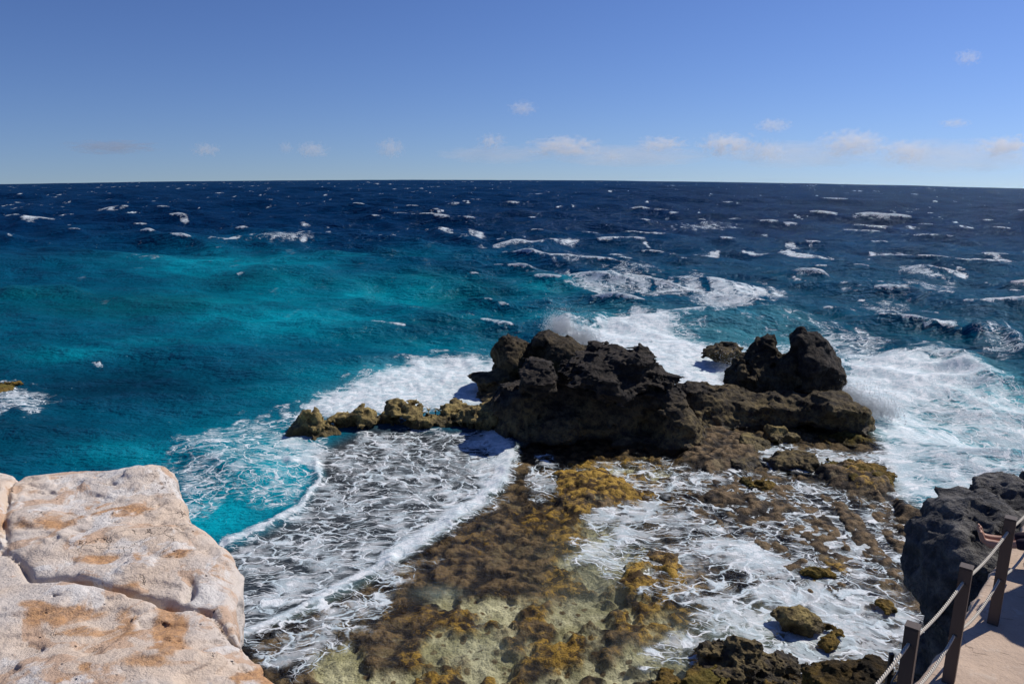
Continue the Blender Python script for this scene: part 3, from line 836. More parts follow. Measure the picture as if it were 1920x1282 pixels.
rock('rock_ridge', [(575, 796, 34.8, 32, 26, .9), (592, 816, 34.3, 34, 20, .8), (636, 790, 35.3, 18, 12, .6), (682, 778, 35.8, 28, 15, .7), (665, 786, 35.6, 30, 10, .7), (742, 768, 36.3, 28, 17, .8), (775, 768, 36.2, 24, 13, .7), (805, 786, 35.7, 28, 12, .8),
      (842, 768, 36.5, 30, 8, .7), (880, 778, 36, 34, 15, .9), (925, 784, 35.7, 36, 26, 1.0), (720, 792, 36.4, 120, 10, .6), (860, 796, 36.0, 100, 14, .8), (625, 806, 35.2, 50, 13, .7)],
     0.07, 'low jagged tan ridge running left from the largest rock, foam on both sides', 'rock ridge', M_TAN, 0.2, 0.26, 0.9, 0.0, 3.0)
rock('rock_ledge', [(1300, 745, 37.2, 48, 32, 1.3), (1365, 760, 37.4, 60, 30, 1.5), (1450, 772, 36.8, 90, 36, 1.8), (1540, 775, 36.4, 76, 38, 1.8), (1600, 798, 35.8, 42, 26, 1.4), (1630, 820, 35.4, 26, 16, 1.1), (1450, 820, 37, 200, 36, 2.0), (1330, 790, 36.6, 70, 40, 1.5)],
     0.075, 'long low dark ledge joining the largest rock to the twin rocks at right', 'rock ledge', M_MAIN, 0.4, 0.28, 1.6, 0.10, 4.0)
rock('rock_outcrop', [(1428, 682, 40, 34, 44, 1.4), (1442, 656, 40, 18, 24, 0.9), (1395, 716, 39.8, 34, 38, 1.4), (1465, 725, 39.5, 70, 46, 1.8), (1468, 700, 39.6, 46, 44, 1.5), (1450, 780, 39.5, 110, 50, 2.0), (1540, 748, 39.0, 40, 36, 1.4)],
     0.065, 'rough brown pitted rock left of and joined below the black round boulder', 'rock', M_BACK, 0.3, 0.26, 1.0, 0.0, 5.0)
rock('boulder', [(1520, 682, 39.2, 50, 52, 1.6), (1497, 640, 39.2, 20, 24, 0.9), (1528, 652, 39.2, 30, 24, 1.0), (1545, 705, 39.2, 30, 42, 1.3), (1500, 710, 39.2, 40, 40, 1.4)],
     0.06, 'black rounded boulder perched highest on the right end of the outcrop', 'boulder', M_MAIN, 0.25, 0.17, 1.3, 0.0, 6.0, zlo=0.8)
rock('rock', [(1355, 656, 47, 26, 7, .9), (1372, 653, 47, 14, 7, .7), (1340, 658, 47.4, 14, 5, .6), (1358, 668, 47, 30, 8, 1.0)],
     0.07, 'small black wave-washed rock in the white water behind the outcrop', 'rock', M_MAIN, 0.25, 0.16, 0.7, 0, 7.0)
rock('slab_rock', [(1402, 832, 33.2, 34, 16, .9), (1420, 840, 32.8, 24, 14, .6), (1405, 850, 33.2, 40, 16, .9)],
     0.045, 'flat tilted tan slab leaning in front of the dark ledge', 'rock', M_TAN, 0.2, 0.12, 0.8, 0, 8.0)
rock('boulder', [(1456, 812, 33.8, 20, 14, .6), (1480, 818, 33.8, 18, 9, .5), (1462, 828, 33.8, 30, 12, .7)],
     0.045, 'small pointed tan rock against the foot of the dark ledge', 'rock', M_TAN, 0.2, 0.13, 0.7, 0, 9.0)
rock('boulder', [(1400, 868, 30.9, 25, 15, .55), (1402, 880, 30.8, 28, 10, .6)],
     0.04, 'smaller dark rounded boulder left of the bigger boulder on the reef', 'boulder', M_MAIN, 0.2, 0.12, 0.9, 0, 10.0)
rock('boulder', [(1488, 865, 31.0, 46, 22, .95), (1515, 866, 31.0, 24, 20, .7), (1460, 868, 31, 22, 18, .7), (1490, 882, 30.8, 52, 12, .9)],
     0.045, 'bigger dark boulder with a flat crown on the reef right of the smaller one', 'boulder', M_MAIN, 0.25, 0.17, 0.9, 0, 11.0)
rock('rock', [(1415, 903, 29.0, 20, 6, .35), (1422, 908, 28.8, 22, 5, .4)],
     0.035, 'little flat mossy rock poking from foam below the two dark boulders', 'rock', M_ALGAE, 0.15, 0.10, 0.5, 0, 12.0)
rock('rock', [(1615, 892, 29.6, 48, 16, 1.0), (1650, 905, 29.2, 30, 16, .8), (1580, 885, 30.2, 40, 10, .8)],
     0.05, 'brown seaweed-covered hump at the seaward edge of the reef', 'rock', M_ALGAE, 0.25, 0.2, 0.9, 0, 13.0)
rock('rock', [(1640, 800, 35.0, 18, 16, .8), (1600, 830, 34.4, 60, 14, 1.0), (1640, 838, 34.2, 26, 8, .7), (1545, 836, 34.2, 40, 9, .6)],
     0.06, 'low wet brown shelf at the right foot of the dark ledge', 'rock', M_ALGAE, 0.3, 0.2, 0.9, 0, 14.0)
rock('boulder', [(1490, 1158, 19.3, 36, 22, .42), (1520, 1166, 19.2, 26, 18, .36), (1470, 1158, 19.4, 22, 14, .3), (1500, 1174, 19.2, 44, 12, .4)],
     0.022, 'lone yellowish pitted boulder amid white foam', 'boulder', M_TAN, 0.12, 0.075, 0.5, 0, 15.0, zlo=-0.3)
rock('rock', [(1385, 1232, 17.6, 40, 34, .5), (1410, 1222, 17.7, 26, 24, .4), (1345, 1222, 17.8, 30, 16, .4), (1370, 1260, 17.4, 60, 34, .6), (1450, 1240, 17.6, 44, 10, .3), (1485, 1252, 17.4, 28, 10, .25), (1440, 1275, 17.2, 50, 16, .4)],
     0.025, 'black craggy rock with olive flank at the bottom edge, right of centre', 'rock', M_MAIN, 0.15, 0.12, 0.6, 0, 16.0, zlo=-0.3)
rock('rock', [(1300, 1275, 16.9, 45, 16, .5), (1330, 1285, 16.7, 40, 20, .5), (1260, 1290, 16.8, 40, 14, .5)],
     0.03, 'golden-brown seaweed rock at the bottom edge beside the black craggy rock', 'rock', M_ALGAE, 0.2, 0.12, 0.5, 0, 17.0, zlo=-0.5)
rock('rock', [(1600, 1262, 15.8, 56, 22, .6), (1650, 1262, 15.6, 36, 26, .6), (1560, 1280, 15.6, 50, 20, .6), (1610, 1310, 15.2, 90, 40, .9), (1500, 1300, 15.8, 60, 20, .6)],
     0.03, 'brown mossy rounded rock at the bottom edge left of the fence', 'rock', M_ALGAE, 0.25, 0.12, 0.7, 0, 18.0, zlo=-0.5)
rock('rock', [(-6, 733, 41, 26, 10, 1.2), (-30, 738, 41, 40, 14, 1.4)],
     0.07, 'low brown rock awash at the left edge of the sea', 'rock', M_ALGAE, 0.3, 0.2, 0.9, 0, 19.0)
for (px, py, Y, r_, lab) in [(1560, 1180, 18.4, 14, 'small purple-brown stone awash right of the lone yellowish boulder'), (1555, 1205, 17.9, 18, 'flat brown stone in the foam just below the lone yellowish boulder'),
                             (1530, 1070, 21.7, 26, 'brown weedy stone in the foam above the lone yellowish boulder'), (1660, 1135, 19.4, 16, 'small stone in thick foam between the lone boulder and the cliff')]:
    Y = PZ(px, py + 5, 0)[1]
    rock('stone', [(px, py, Y, r_, r_ * .42, .25), (px + r_ * .5, py + 3, Y, r_ * .8, r_ * .4, .22)], 0.025, lab, 'stone', M_ALGAE, 0.1, 0.07, 0.4, 0, px * 0.1, zlo=-0.3)

# ------------------------------------------------------------------ pale cliff, lower left
def pale_mat():
    t = NT('pale_limestone')
    pos = t.new('ShaderNodeNewGeometry').outputs['Position']
    n0 = t.noise(pos, 0.55, 4, 0.55, 0.6).outputs['Fac']; n1 = t.noise(t.vadd(pos, (4.2, 1.1, 0)), 1.1, 6, 0.62, 0.8).outputs['Fac']
    n2 = t.noise(pos, 3.0, 6, 0.65).outputs['Fac']; n3 = t.noise(pos, 14, 6, 0.72).outputs['Fac']; n4 = t.noise(pos, 55, 3, 0.7).outputs['Fac']
    c = t.mix(t.ss(0.36, 0.62, n0), (0.66, 0.585, 0.52), (0.66, 0.53, 0.42))
    c = t.mix(t.math('MULTIPLY', t.ss(0.52, 0.57, n1), 0.8), c, (0.56, 0.375, 0.255))
    st = t.attr('stain').outputs['Fac']
    sf = t.ss(0.24, 0.50, t.math('ADD', st, t.math('MULTIPLY', t.math('SUBTRACT', n1, 0.5), 1.7)))
    c = t.mix(t.math('MULTIPLY', sf, 0.85), c, t.mix(t.ss(.35, .65, n3), (0.36, 0.20, 0.11), (0.60, 0.33, 0.15)))
    pale = t.ss(0.55, 0.62, t.noise(t.vadd(pos, (9, 3, 0)), 1.4, 5, 0.6, 0.5).outputs['Fac'])
    c = t.mix(t.math('MULTIPLY', pale, 0.75), c, (0.74, 0.71, 0.675))
    gp = t.ss(0.60, 0.72, t.noise(t.vadd(pos, (-5, 8, 2)), 0.9, 6, 0.68).outputs['Fac'])
    c = t.mix(t.math('MULTIPLY', gp, 0.5), c, (0.34, 0.29, 0.25))
    c = t.mix(t.math('MULTIPLY', t.math('MULTIPLY', t.ss(0.42, 0.30, n3), t.ss(.40, .62, n1)), 0.7), c, (0.33, 0.25, 0.19))
    rgh = t.attr('rough').outputs['Fac']
    c = t.mix(t.math('MULTIPLY', t.ss(0.50, 0.36, n3), t.math('MULTIPLY', rgh, 0.9)), c, (0.16, 0.12, 0.10))
    pit = t.math('MULTIPLY', t.ss(0.12, 0.03, t.vor(pos, 5.3, 'F1')), t.ss(0.5, 0.6, t.math('ADD', n1, t.math('MULTIPLY', rgh, 0.2))))
    c = t.mix(t.math('MULTIPLY', pit, 0.8), c, (0.12, 0.08, 0.06))
    warp = t.noise(pos, 2.2, 4, 0.6)
    vc = t.vor(t.vadd(pos, t.vscale(warp.outputs['Color'], (0.9, 0.9, 0.9))), 1.5)
    crk = t.math('MULTIPLY', t.ss(0.016, 0.0, vc), t.ss(0.57, 0.64, n0))
    c = t.mix(t.math('MULTIPLY', crk, 0.6), c, (0.14, 0.10, 0.08))
    rg = t.math('ABSOLUTE', t.math('SUBTRACT', t.noise(t.vadd(pos, (3, 3, 3)), 5.0, 5, 0.6, 0.3).outputs['Fac'], 0.5))
    h = t.math('ADD', t.math('MULTIPLY', n2, 0.35), t.math('ADD', t.math('MULTIPLY', n3, 0.34), t.math('MULTIPLY', n4, 0.09)))
    h = t.math('ADD', h, t.math('MULTIPLY', rg, 0.45))
    h = t.math('SUBTRACT', h, t.math('ADD', t.math('MULTIPLY', pit, 0.5), t.math('MULTIPLY', crk, 0.35)))
    b = t.bump(h, 0.85, 0.13)
    return t.surf(t.pbsdf(c, 0.9, b, 0.15))

def build_pale_cliff():
    def W(pts, Z): return [tuple(PZ(a, b, Z)[:2]) for a, b in pts]
    ZU, ZL = 7.55, 7.46
    up = W([(42, 893), (90, 884), (140, 878), (200, 882), (318, 882), (338, 915), (362, 965), (398, 995), (430, 1022), (452, 1060), (450, 1100), (436, 1140), (402, 1148), (380, 1140), (300, 1130), (240, 1120), (150, 1102), (72, 1098), (48, 1072), (24, 1046), (15, 1000), (20, 960), (32, 920)], ZU)
    lo = W([(-300, 1000), (-5, 1030), (20, 1046), (62, 1098), (150, 1104), (240, 1121), (300, 1131), (385, 1144), (412, 1172), (440, 1192), (470, 1222), (500, 1252), (545, 1285), (610, 1345), (640, 1500), (300, 1900), (-300, 1700)], ZL)
    lf = W([(-300, 890), (-40, 886), (28, 884), (36, 892), (30, 920), (18, 960), (13, 1000), (18, 1036), (-20, 1035), (-300, 1020)], ZU + .05)
    outer = W([(-300, 890), (28, 884), (36, 893), (90, 884), (140, 878), (200, 882), (318, 882), (338, 915), (362, 965), (398, 995), (430, 1022), (453, 1060), (452, 1100), (446, 1150), (448, 1194), (470, 1222), (500, 1252), (545, 1285), (610, 1345), (640, 1500), (300, 1900), (-300, 1700)], 7.5)
    crack = W([(-60, 1022), (-5, 1040), (20, 1054), (42, 1070), (62, 1098), (90, 1101), (150, 1106), (195, 1117), (240, 1125), (300, 1135), (340, 1140), (385, 1146), (400, 1154), (420, 1176), (442, 1200)], 7.5)
    crack2 = W([(36, 886), (33, 905), (20, 925), (14, 960), (8, 1000), (16, 1035), (0, 1045)], 7.55)
    cracks = [W(q, 7.5) for q in ([(0, 1000), (60, 1012), (120, 998), (190, 985), (262, 975), (300, 992)], [(160, 1128), (250, 1160), (300, 1205), (420, 1240), (470, 1262)], [(0, 1170), (70, 1190), (150, 1250), (170, 1290)], [(262, 884), (285, 915), (290, 960), (340, 1010), (392, 1050)], [(60, 930), (150, 945), (240, 935)])]
    crack3 = W([(352, 1128), (362, 1118), (358, 1100)], 7.5)
    def fn(x, y, z):
        xx, yy = x[:, :, 0].astype(float) + 0 * y[:, :, 0], y[:, :, 0].astype(float) + 0 * x[:, :, 0]
        du, df, d2 = (poly_sd(xx, yy, p) for p in (up, lf, outer))
        inner = np.clip(-d2, 0, 2)
        top = 7.66 - 0.22 * np.exp(-inner / 0.30) + 0.05 * sstep(.06, -.12, du) + 0.07 * sstep(.06, -.06, df)
        dd = d2[:, :, None].astype(np.float32); tt = top[:, :, None].astype(np.float32)
        a = dd + np.float32(0.10) * np.maximum(0, tt - 0.45 - z)
        b = z - tt
        rr = np.float32(0.12)
        a2, b2 = a + rr, b + rr
        return np.minimum(np.maximum(a2, b2), 0) + np.sqrt(np.maximum(a2, 0) ** 2 + np.maximum(b2, 0) ** 2) - rr
    rip = PZ(230, 1030, ZU)
    def detail(x, y, z):
        n = 0.10 * fbm(x / 2.0, y / 2.0, z / 2.0, 2) + 0.022 * fbm(x / .6, y / .6, z / .5, 2) - 0.03 * (worley(x / .8, y / .5, z / .4) - .5)
        n = n - 0.12 * (worley((x + .3 * noise3(x, y, z)) / 1.5, y / 1.1, z / 1.0) - .55)
        for q in cracks: n = n + 0.045 * np.exp(-((line_d(x, y, q) + .10 * noise3(x / .3, y / .3, z / .3)) / .022) ** 2) * sstep(-.3, .3, noise3(x / .7, y / .7, z))
        tf = 2.6 * fbm(x / 1.5 + 7, y / 1.0, z / .8, 3); n = n - 0.042 * (np.floor(tf) + sstep(.80, 1.0, tf - np.floor(tf)))
        rg_ = sstep(-.1, .45, fbm(x / 1.1 + 4, y / 1.1, z, 2))
        n = n - 0.020 * rg_ * ridged(x / .22, y / .16, z / .16, 2)
        m = np.exp(-(((x - rip[0]) / 1.5) ** 2 + ((y - rip[1]) / 0.5) ** 2))
        a = x * 0.9 + y * 0.45
        n = n + m * 0.040 * ridged(a * 2.6 + .4 * noise3(x * 2, y * 2, z), (x * .45 - y * .9) * .9, z * .5, 2)
        wob = 0.05 * noise3(x / .35, y / .35, z / .35)
        dc = line_d(x, y, crack) + wob * .5; w_ = .038 * (1.0 + .9 * noise3(x / .5, y / .5, 0 * x))
        n = n + (0.13 * np.exp(-(dc / np.maximum(w_ * .8, .02)) ** 2) + 0.015 * np.exp(-(dc / .14) ** 2)) * sstep(6.9, 7.2, z)
        n = n + 0.10 * np.exp(-((line_d(x, y, crack2) + wob * .5) / .04) ** 2) * sstep(6.9, 7.2, z)
        n = n + 0.12 * np.exp(-((line_d(x, y, crack3) + wob * .5) / .05) ** 2)
        for (a_, b_, r_) in [(300, 952, .06), (302, 984, .05), (347, 948, .07), (185, 905, .05), (355, 1035, .08)]:
            c = PZ(a_, b_, ZU)
            n = n + 0.08 * np.exp(-((x - c[0]) ** 2 + (y - c[1]) ** 2) / r_ ** 2)
        return n
    o = sdf_mesh('sea_cliff', fn, (-10.8, 5.2, 5.6), (-1.6, 13.4, 8.0), 0.036, detail, 0.42, pale_mat())
    co = np.empty(len(o.data.vertices) * 3, np.float32); o.data.vertices.foreach_get('co', co); co = co.reshape(-1, 3)
    U, V = proj(co[:, 0], co[:, 1], co[:, 2])
    st = np.zeros(len(co))
    for x0, y0, rx, ry, v in [(120, 1150, 80, 16, .6), (235, 1165, 22, 22, .6), (315, 1180, 22, 40, .85), (270, 1240, 60, 14, .55), (130, 960, 90, 10, .35), (210, 1050, 70, 10, .55), (250, 1090, 20, 10, .4), (345, 1040, 40, 14, .4), (50, 1130, 40, 8, .5), (480, 1270, 50, 16, .5), (160, 1250, 12, 8, .6), (70, 985, 60, 10, .4), (230, 960, 70, 12, .4), (120, 1280, 14, 8, .6), (180, 1185, 60, 12, .5), (420, 1060, 26, 30, .3)]:
        st = np.maximum(st, 1.08 * v * np.exp(-((U - x0) / (1.35 * rx)) ** 2 - ((V - y0) / (1.35 * ry)) ** 2))
    attr_f(o.data, 'stain', st)
    rg = np.zeros(len(co))
    for x0, y0, rx, ry, v in [(305, 915, 40, 50, 1), (330, 985, 30, 26, .8), (355, 1030, 30, 18, .7), (330, 1085, 50, 30, .6), (60, 975, 40, 20, .6), (230, 960, 60, 8, .6), (420, 1180, 30, 30, .9), (40, 1230, 60, 30, .5), (490, 1230, 30, 20, .7), (150, 1130, 60, 16, .5)]:
        rg = np.maximum(rg, v * np.exp(-((U - x0) / rx) ** 2 - ((V - y0) / ry) ** 2))
    attr_f(o.data, 'rough', rg)
    return tag(o, 'pale cream cliff top with orange stains and a dark crack, lower left', 'cliff')
build_pale_cliff()

# ------------------------------------------------------------------ walkway and its cliff, lower right
ZP = 8.80
PATH_EDGE = [(2050, 870), (1920, 982), (1867, 1056), (1817, 1131), (1790, 1175), (1760, 1218), (1714, 1278), (1640, 1370), (1560, 1500)]
pedge = [tuple(PZ(a, b, ZP)[:2]) for a, b in PATH_EDGE]
pathpoly = pedge + [(4.5, 1.5), (9.5, 2.5), (10.5, 11.0), (7.2, 11.0)]
def path_mat():
    t = NT('walkway_concrete')
    pos = t.new('ShaderNodeNewGeometry').outputs['Position']
    n1 = t.noise(pos, 1.2, 5, 0.6).outputs['Fac']; n2 = t.noise(pos, 6, 6, 0.65).outputs['Fac']; n3 = t.noise(pos, 40, 4, 0.7).outputs['Fac']
    c = t.mix(t.ss(0.35, 0.65, n1), (0.46, 0.35, 0.27), (0.58, 0.44, 0.33))
    c = t.mix(t.math('MULTIPLY', t.ss(0.55, 0.7, n2), 0.5), c, (0.62, 0.53, 0.44))
    c = t.mix(t.math('MULTIPLY', t.ss(0.36, 0.27, n2), 0.7), c, (0.25, 0.18, 0.14))
    rot = t.new('ShaderNodeVectorRotate', rotation_type='Z_AXIS'); t.l.new(pos, rot.inputs['Vector']); rot.inputs['Angle'].default_value = 0.45
    scr = t.noise(t.vscale(rot.outputs[0], (4, 22, 4)), 1.0, 4, 0.6).outputs['Fac']
    mark = t.ss(0.62, 0.70, scr)
    grit = t.noise(pos, 90, 2, 0.6).outputs['Fac']
    c = t.mix(t.math('MULTIPLY', t.ss(0.40, 0.30, grit), 0.5), c, (0.26, 0.20, 0.16))
    pw_ = t.noise(pos, 2.0, 4, 0.6)
    ck = t.ss(0.012, 0.0, t.vor(t.vadd(pos, t.vscale(pw_.outputs['Color'], (.8, .8, .8))), 1.1))
    c = t.mix(t.math('MULTIPLY', ck, t.math('MULTIPLY', t.ss(.45, .6, n1), 0.7)), c, (0.17, 0.12, 0.09))
    c = t.mix(t.math('MULTIPLY', mark, 0.6), c, (0.22, 0.16, 0.12))
    h = t.math('ADD', n2, t.math('ADD', t.math('MULTIPLY', n3, 0.18), t.math('MULTIPLY', mark, -0.35)))
    return t.surf(t.pbsdf(c, 0.9, t.bump(h, 0.5, 0.05), 0.15))
def prism(pts, ztop, r):
    r = np.float32(r)
    def fn(x, y, z):
        d2 = poly_sd(x[:, :, 0].astype(float) + 0 * y[:, :, 0], y[:, :, 0].astype(float) + 0 * x[:, :, 0], pts)[:, :, None].astype(np.float32)
        a, b = d2 + r, z - np.float32(ztop) + r
        return np.minimum(np.maximum(a, b), 0) + np.sqrt(np.maximum(a, 0) ** 2 + np.maximum(b, 0) ** 2) - r
    return fn
path = sdf_mesh('path', prism(pathpoly, ZP, 0.05), (0.8, 1.0, 8.35), (8.6, 10.6, 9.0), 0.04,
                lambda x, y, z: 0.02 * fbm(x / .8, y / .8, z / .8, 2) + 0.035 * fbm(x / .2, y / .2, z / .2, 2) * sstep(8.79, 8.74, z), 0.15, path_mat())
tag(path, kind='structure')
shr = [(a + 0.10, b - 0.05) for a, b in pedge] + [(5.5, 1.6), (9.4, 2.6), (10.4, 10.8), (7.3, 10.8)]
base = sdf_mesh('sea_cliff', prism(shr, 8.5, 0.3), (0.6, 0.8, -0.8), (8.8, 10.8, 8.9), 0.09,
                lambda x, y, z: 0.5 * (crag(0.45, 1.8)(x, y, z)) * sstep(8.45, 8.0, z), 0.9, M_CLIFF)
tag(base, 'dark cliff face directly under the pinkish walkway', 'cliff')
rock('sea_cliff', [(1805, 1040, 8.7, 58, 74, .8), (1862, 990, 9.0, 56, 56, .85), (1925, 972, 9.5, 70, 56, 1.0), (1790, 1115, 8.3, 46, 80, .8), (1770, 1048, 8.6, 36, 52, .7), (1832, 975, 8.9, 44, 46, .7), (1812, 1000, 8.8, 44, 46, .7), (1840, 1110, 8.4, 80, 120, 1.0),
      (1800, 1220, 8.3, 60, 130, .9), (1850, 1350, 8.2, 110, 220, 1.2), (1800, 1500, 8.3, 110, 300, 1.2), (1960, 1050, 9.2, 120, 120, 1.2), (2000, 1000, 10, 100, 80, 1.2)],
     0.03, 'dark grey craggy rock wall beyond the fence, lower right', 'cliff', M_CLIFF, 0.35, 0.085, 0.6, 0, 21.0, zlo=4.0)
rock('boulder', [(np.array([7.05, 7.55, 9.2]), np.array([0.85, 0.75, 2.1])), (np.array([6.7, 7.35, 10.7]), np.array([0.5, 0.5, 0.75])), (np.array([7.3, 7.2, 9.1]), np.array([0.8, 0.6, 1.2]))],  # invented shadow caster, unseen, sized to throw the shade across the walkway
     0.06, 'grey boulder added out of view behind the seated person to shade the path', 'boulder', M_CLIFF, 0.25, 0.10, 0.8, 0, 22.0, zlo=8.72)
rock('rock_ledge', [(1700, 1400, 8.6, 110, 70, .9), (1640, 1420, 8.8, 90, 60, .8), (1760, 1380, 8.6, 80, 80, .9), (1700, 1600, 8.5, 160, 260, 1.1)],
     0.06, 'dark rock ledge below the walkway carrying the thin lower fence', 'rock ledge', M_CLIFF, 0.3, 0.12, 0.8, 0, 23.0, zlo=2.0)

# ------------------------------------------------------------------ rope fence
def wood_mat():
    t = NT('brown_post')
    tc = t.new('ShaderNodeTexCoord').outputs['Object']
    n = t.noise(t.vscale(tc, (30, 30, 2)), 1.0, 4, 0.6).outputs['Fac']
    c = t.mix(n, (0.060, 0.043, 0.036), (0.095, 0.070, 0.060))
    return t.surf(t.pbsdf(c, 0.55, t.bump(n, 0.2, 0.01), 0.35))
def rope_mat():
    t = NT('pale_rope')
    tc = t.new('ShaderNodeAttribute', attribute_name='twist').outputs['Fac']
    s = t.math('SINE', tc)
    c = t.mix(t.ss(-1.0, 0.0, s), (0.44, 0.39, 0.32), (0.60, 0.55, 0.47))
    return t.surf(t.pbsdf(c, 0.85, t.bump(s, 0.6, 0.006), 0.15))
M_POST, M_ROPE = wood_mat(), rope_mat()
M_BOLT = NT('dark_bolt'); M_BOLT = M_BOLT.surf(M_BOLT.pbsdf((0.05, 0.05, 0.05), 0.4, None, 0.5))
def box_bm(sx, sy, z0, z1, bev=0.006):
    bm = bmesh.new()
    bmesh.ops.create_cube(bm, size=1)
    for v in bm.verts:
        v.co = Vector((v.co.x * sx, v.co.y * sy, z0 + (v.co.z + .5) * (z1 - z0)))
    bmesh.ops.bevel(bm, geom=bm.edges[:], offset=bev, segments=2, affect='EDGES')
    return bm
def tube(name, pts, r, mat, sides=10, twist=230.0):
    pts = [Vector(p) for p in pts]
    V, Fc, T = [], [], []
    L = 0
    for i, p in enumerate(pts):
        d = (pts[min(i + 1, len(pts) - 1)] - pts[max(i - 1, 0)]).normalized()
        if i: L += (p - pts[i - 1]).length
        a = d.cross(Vector((0, 0, 1))).normalized(); b = a.cross(d)
        for k in range(sides):
            th = 2 * math.pi * k / sides
            rr = r * (1 + 0.04 * math.cos(3 * th - L * twist * 1.0))
            V.append(p + a * math.cos(th) * rr + b * math.sin(th) * rr); T.append(3 * th - L * twist)
    for i in range(len(pts) - 1):
        for k in range(sides):
            Fc.append((i * sides + k, i * sides + (k + 1) % sides, (i + 1) * sides + (k + 1) % sides, (i + 1) * sides + k))
    o = mesh_np(name, np.array(V), np.array(Fc), mat)
    attr_f(o.data, 'twist', np.array(T))
    return o
def sag(a, b, s, n=240):
    a, b = Vector(a), Vector(b)
    return [a.lerp(b, i / n) + Vector((0, 0, -4 * s * (i / n) * (1 - i / n))) for i in range(n + 1)]
A = PZ(1862, 1165, ZP); B = PZ(1778, 1277, ZP)
dAB = B - A
posts = [A - dAB * 1.02, A, B, B + dAB * 0.94, B + dAB * 1.9]
plabels = ['brown square post out of view past the seated feet', 'farthest brown square post of the walkway fence, beside the seated feet', 'middle brown square post of the walkway fence, taking both ropes',
           'nearest brown square post, its foot cut off by the bottom edge', 'brown square post below the bottom edge of the view']
yaw = math.atan2(dAB[1], dAB[0]) + R(8)
PH = 1.05
def make_post(i, p):
    root = bpy.data.objects.new('fence_post', None); COL.objects.link(root)
    root.location = (p[0], p[1], ZP - 0.02); root.rotation_euler = (0, 0, yaw)
    tag(root, plabels[i], 'post', 'square posts of the walkway rope fence')
    bm_obj('shaft', box_bm(0.088, 0.088, -0.08, PH, 0.004), M_POST, root)
    bm_obj('cap', box_bm(0.094, 0.094, PH + 0.0005, PH + 0.012, 0.004), M_POST, root)
    for zz in (0.46, 0.92):
        for sgn in (-1, 1):
            bm = bmesh.new()
            bmesh.ops.create_cone(bm, cap_ends=True, segments=16, radius1=0.019, radius2=0.016, depth=0.012)
            bmesh.ops.rotate(bm, verts=bm.verts, cent=(0, 0, 0), matrix=Matrix.Rotation(R(90), 3, 'Y'))
            bmesh.ops.translate(bm, verts=bm.verts, vec=(sgn * 0.048, 0, zz))
            bm_obj('rope_eye', bm, M_BOLT, root)
    return root
for i, p in enumerate(posts):
    if i in (0, 4): continue
    make_post(i, p)
for zz, sg, nm in ((0.92, 0.05, 'upper pale rope strung between the brown square posts'), (0.46, 0.10, 'lower pale rope sagging between the brown square posts')):
    pts = []
    for a, b in zip(posts[:-1], posts[1:]):
        q = sag((a[0], a[1], ZP + zz), (b[0], b[1], ZP + zz), sg)
        pts += q if not pts else q[1:]
    o = tube('guard_rope', pts, 0.0115, M_ROPE)
    tag(o, nm, 'rope', 'ropes of the walkway fence')
# the lower, thinner fence
tp = P(1672, 1224, 8.6); tq = tp + np.array([0.75, 0.75, 0.02]); ts = tp - np.array([0.9, 0.75, 0.1])
for q, lab in ((tp, 'thin dark post of the lower fence, left of the nearest square post'),):
    root = bpy.data.objects.new('fence_post', None); COL.objects.link(root)
    root.location = (q[0], q[1], q[2] - 1.0)
    tag(root, lab, 'post')
    bm_obj('shaft', box_bm(0.05, 0.05, -0.25, 0.985, 0.004), M_POST, root)
    bm_obj('cap', box_bm(0.056, 0.056, 0.986, 1.0, 0.004), M_POST, root)
for dz, lab in ((-0.28, 'upper thin rope of the lower fence behind the nearest post'), (-0.52, 'lower thin rope of the lower fence behind the nearest post')):
    o = tube('guard_rope', sag((ts[0], ts[1], ts[2] + dz), (tp[0], tp[1], tp[2] + dz), .04, 20) + sag((tp[0], tp[1], tp[2] + dz), (tq[0], tq[1], tq[2] + dz + .22), .03, 20)[1:], 0.009, M_ROPE)
    tag(o, lab, 'rope', 'ropes of the lower fence')

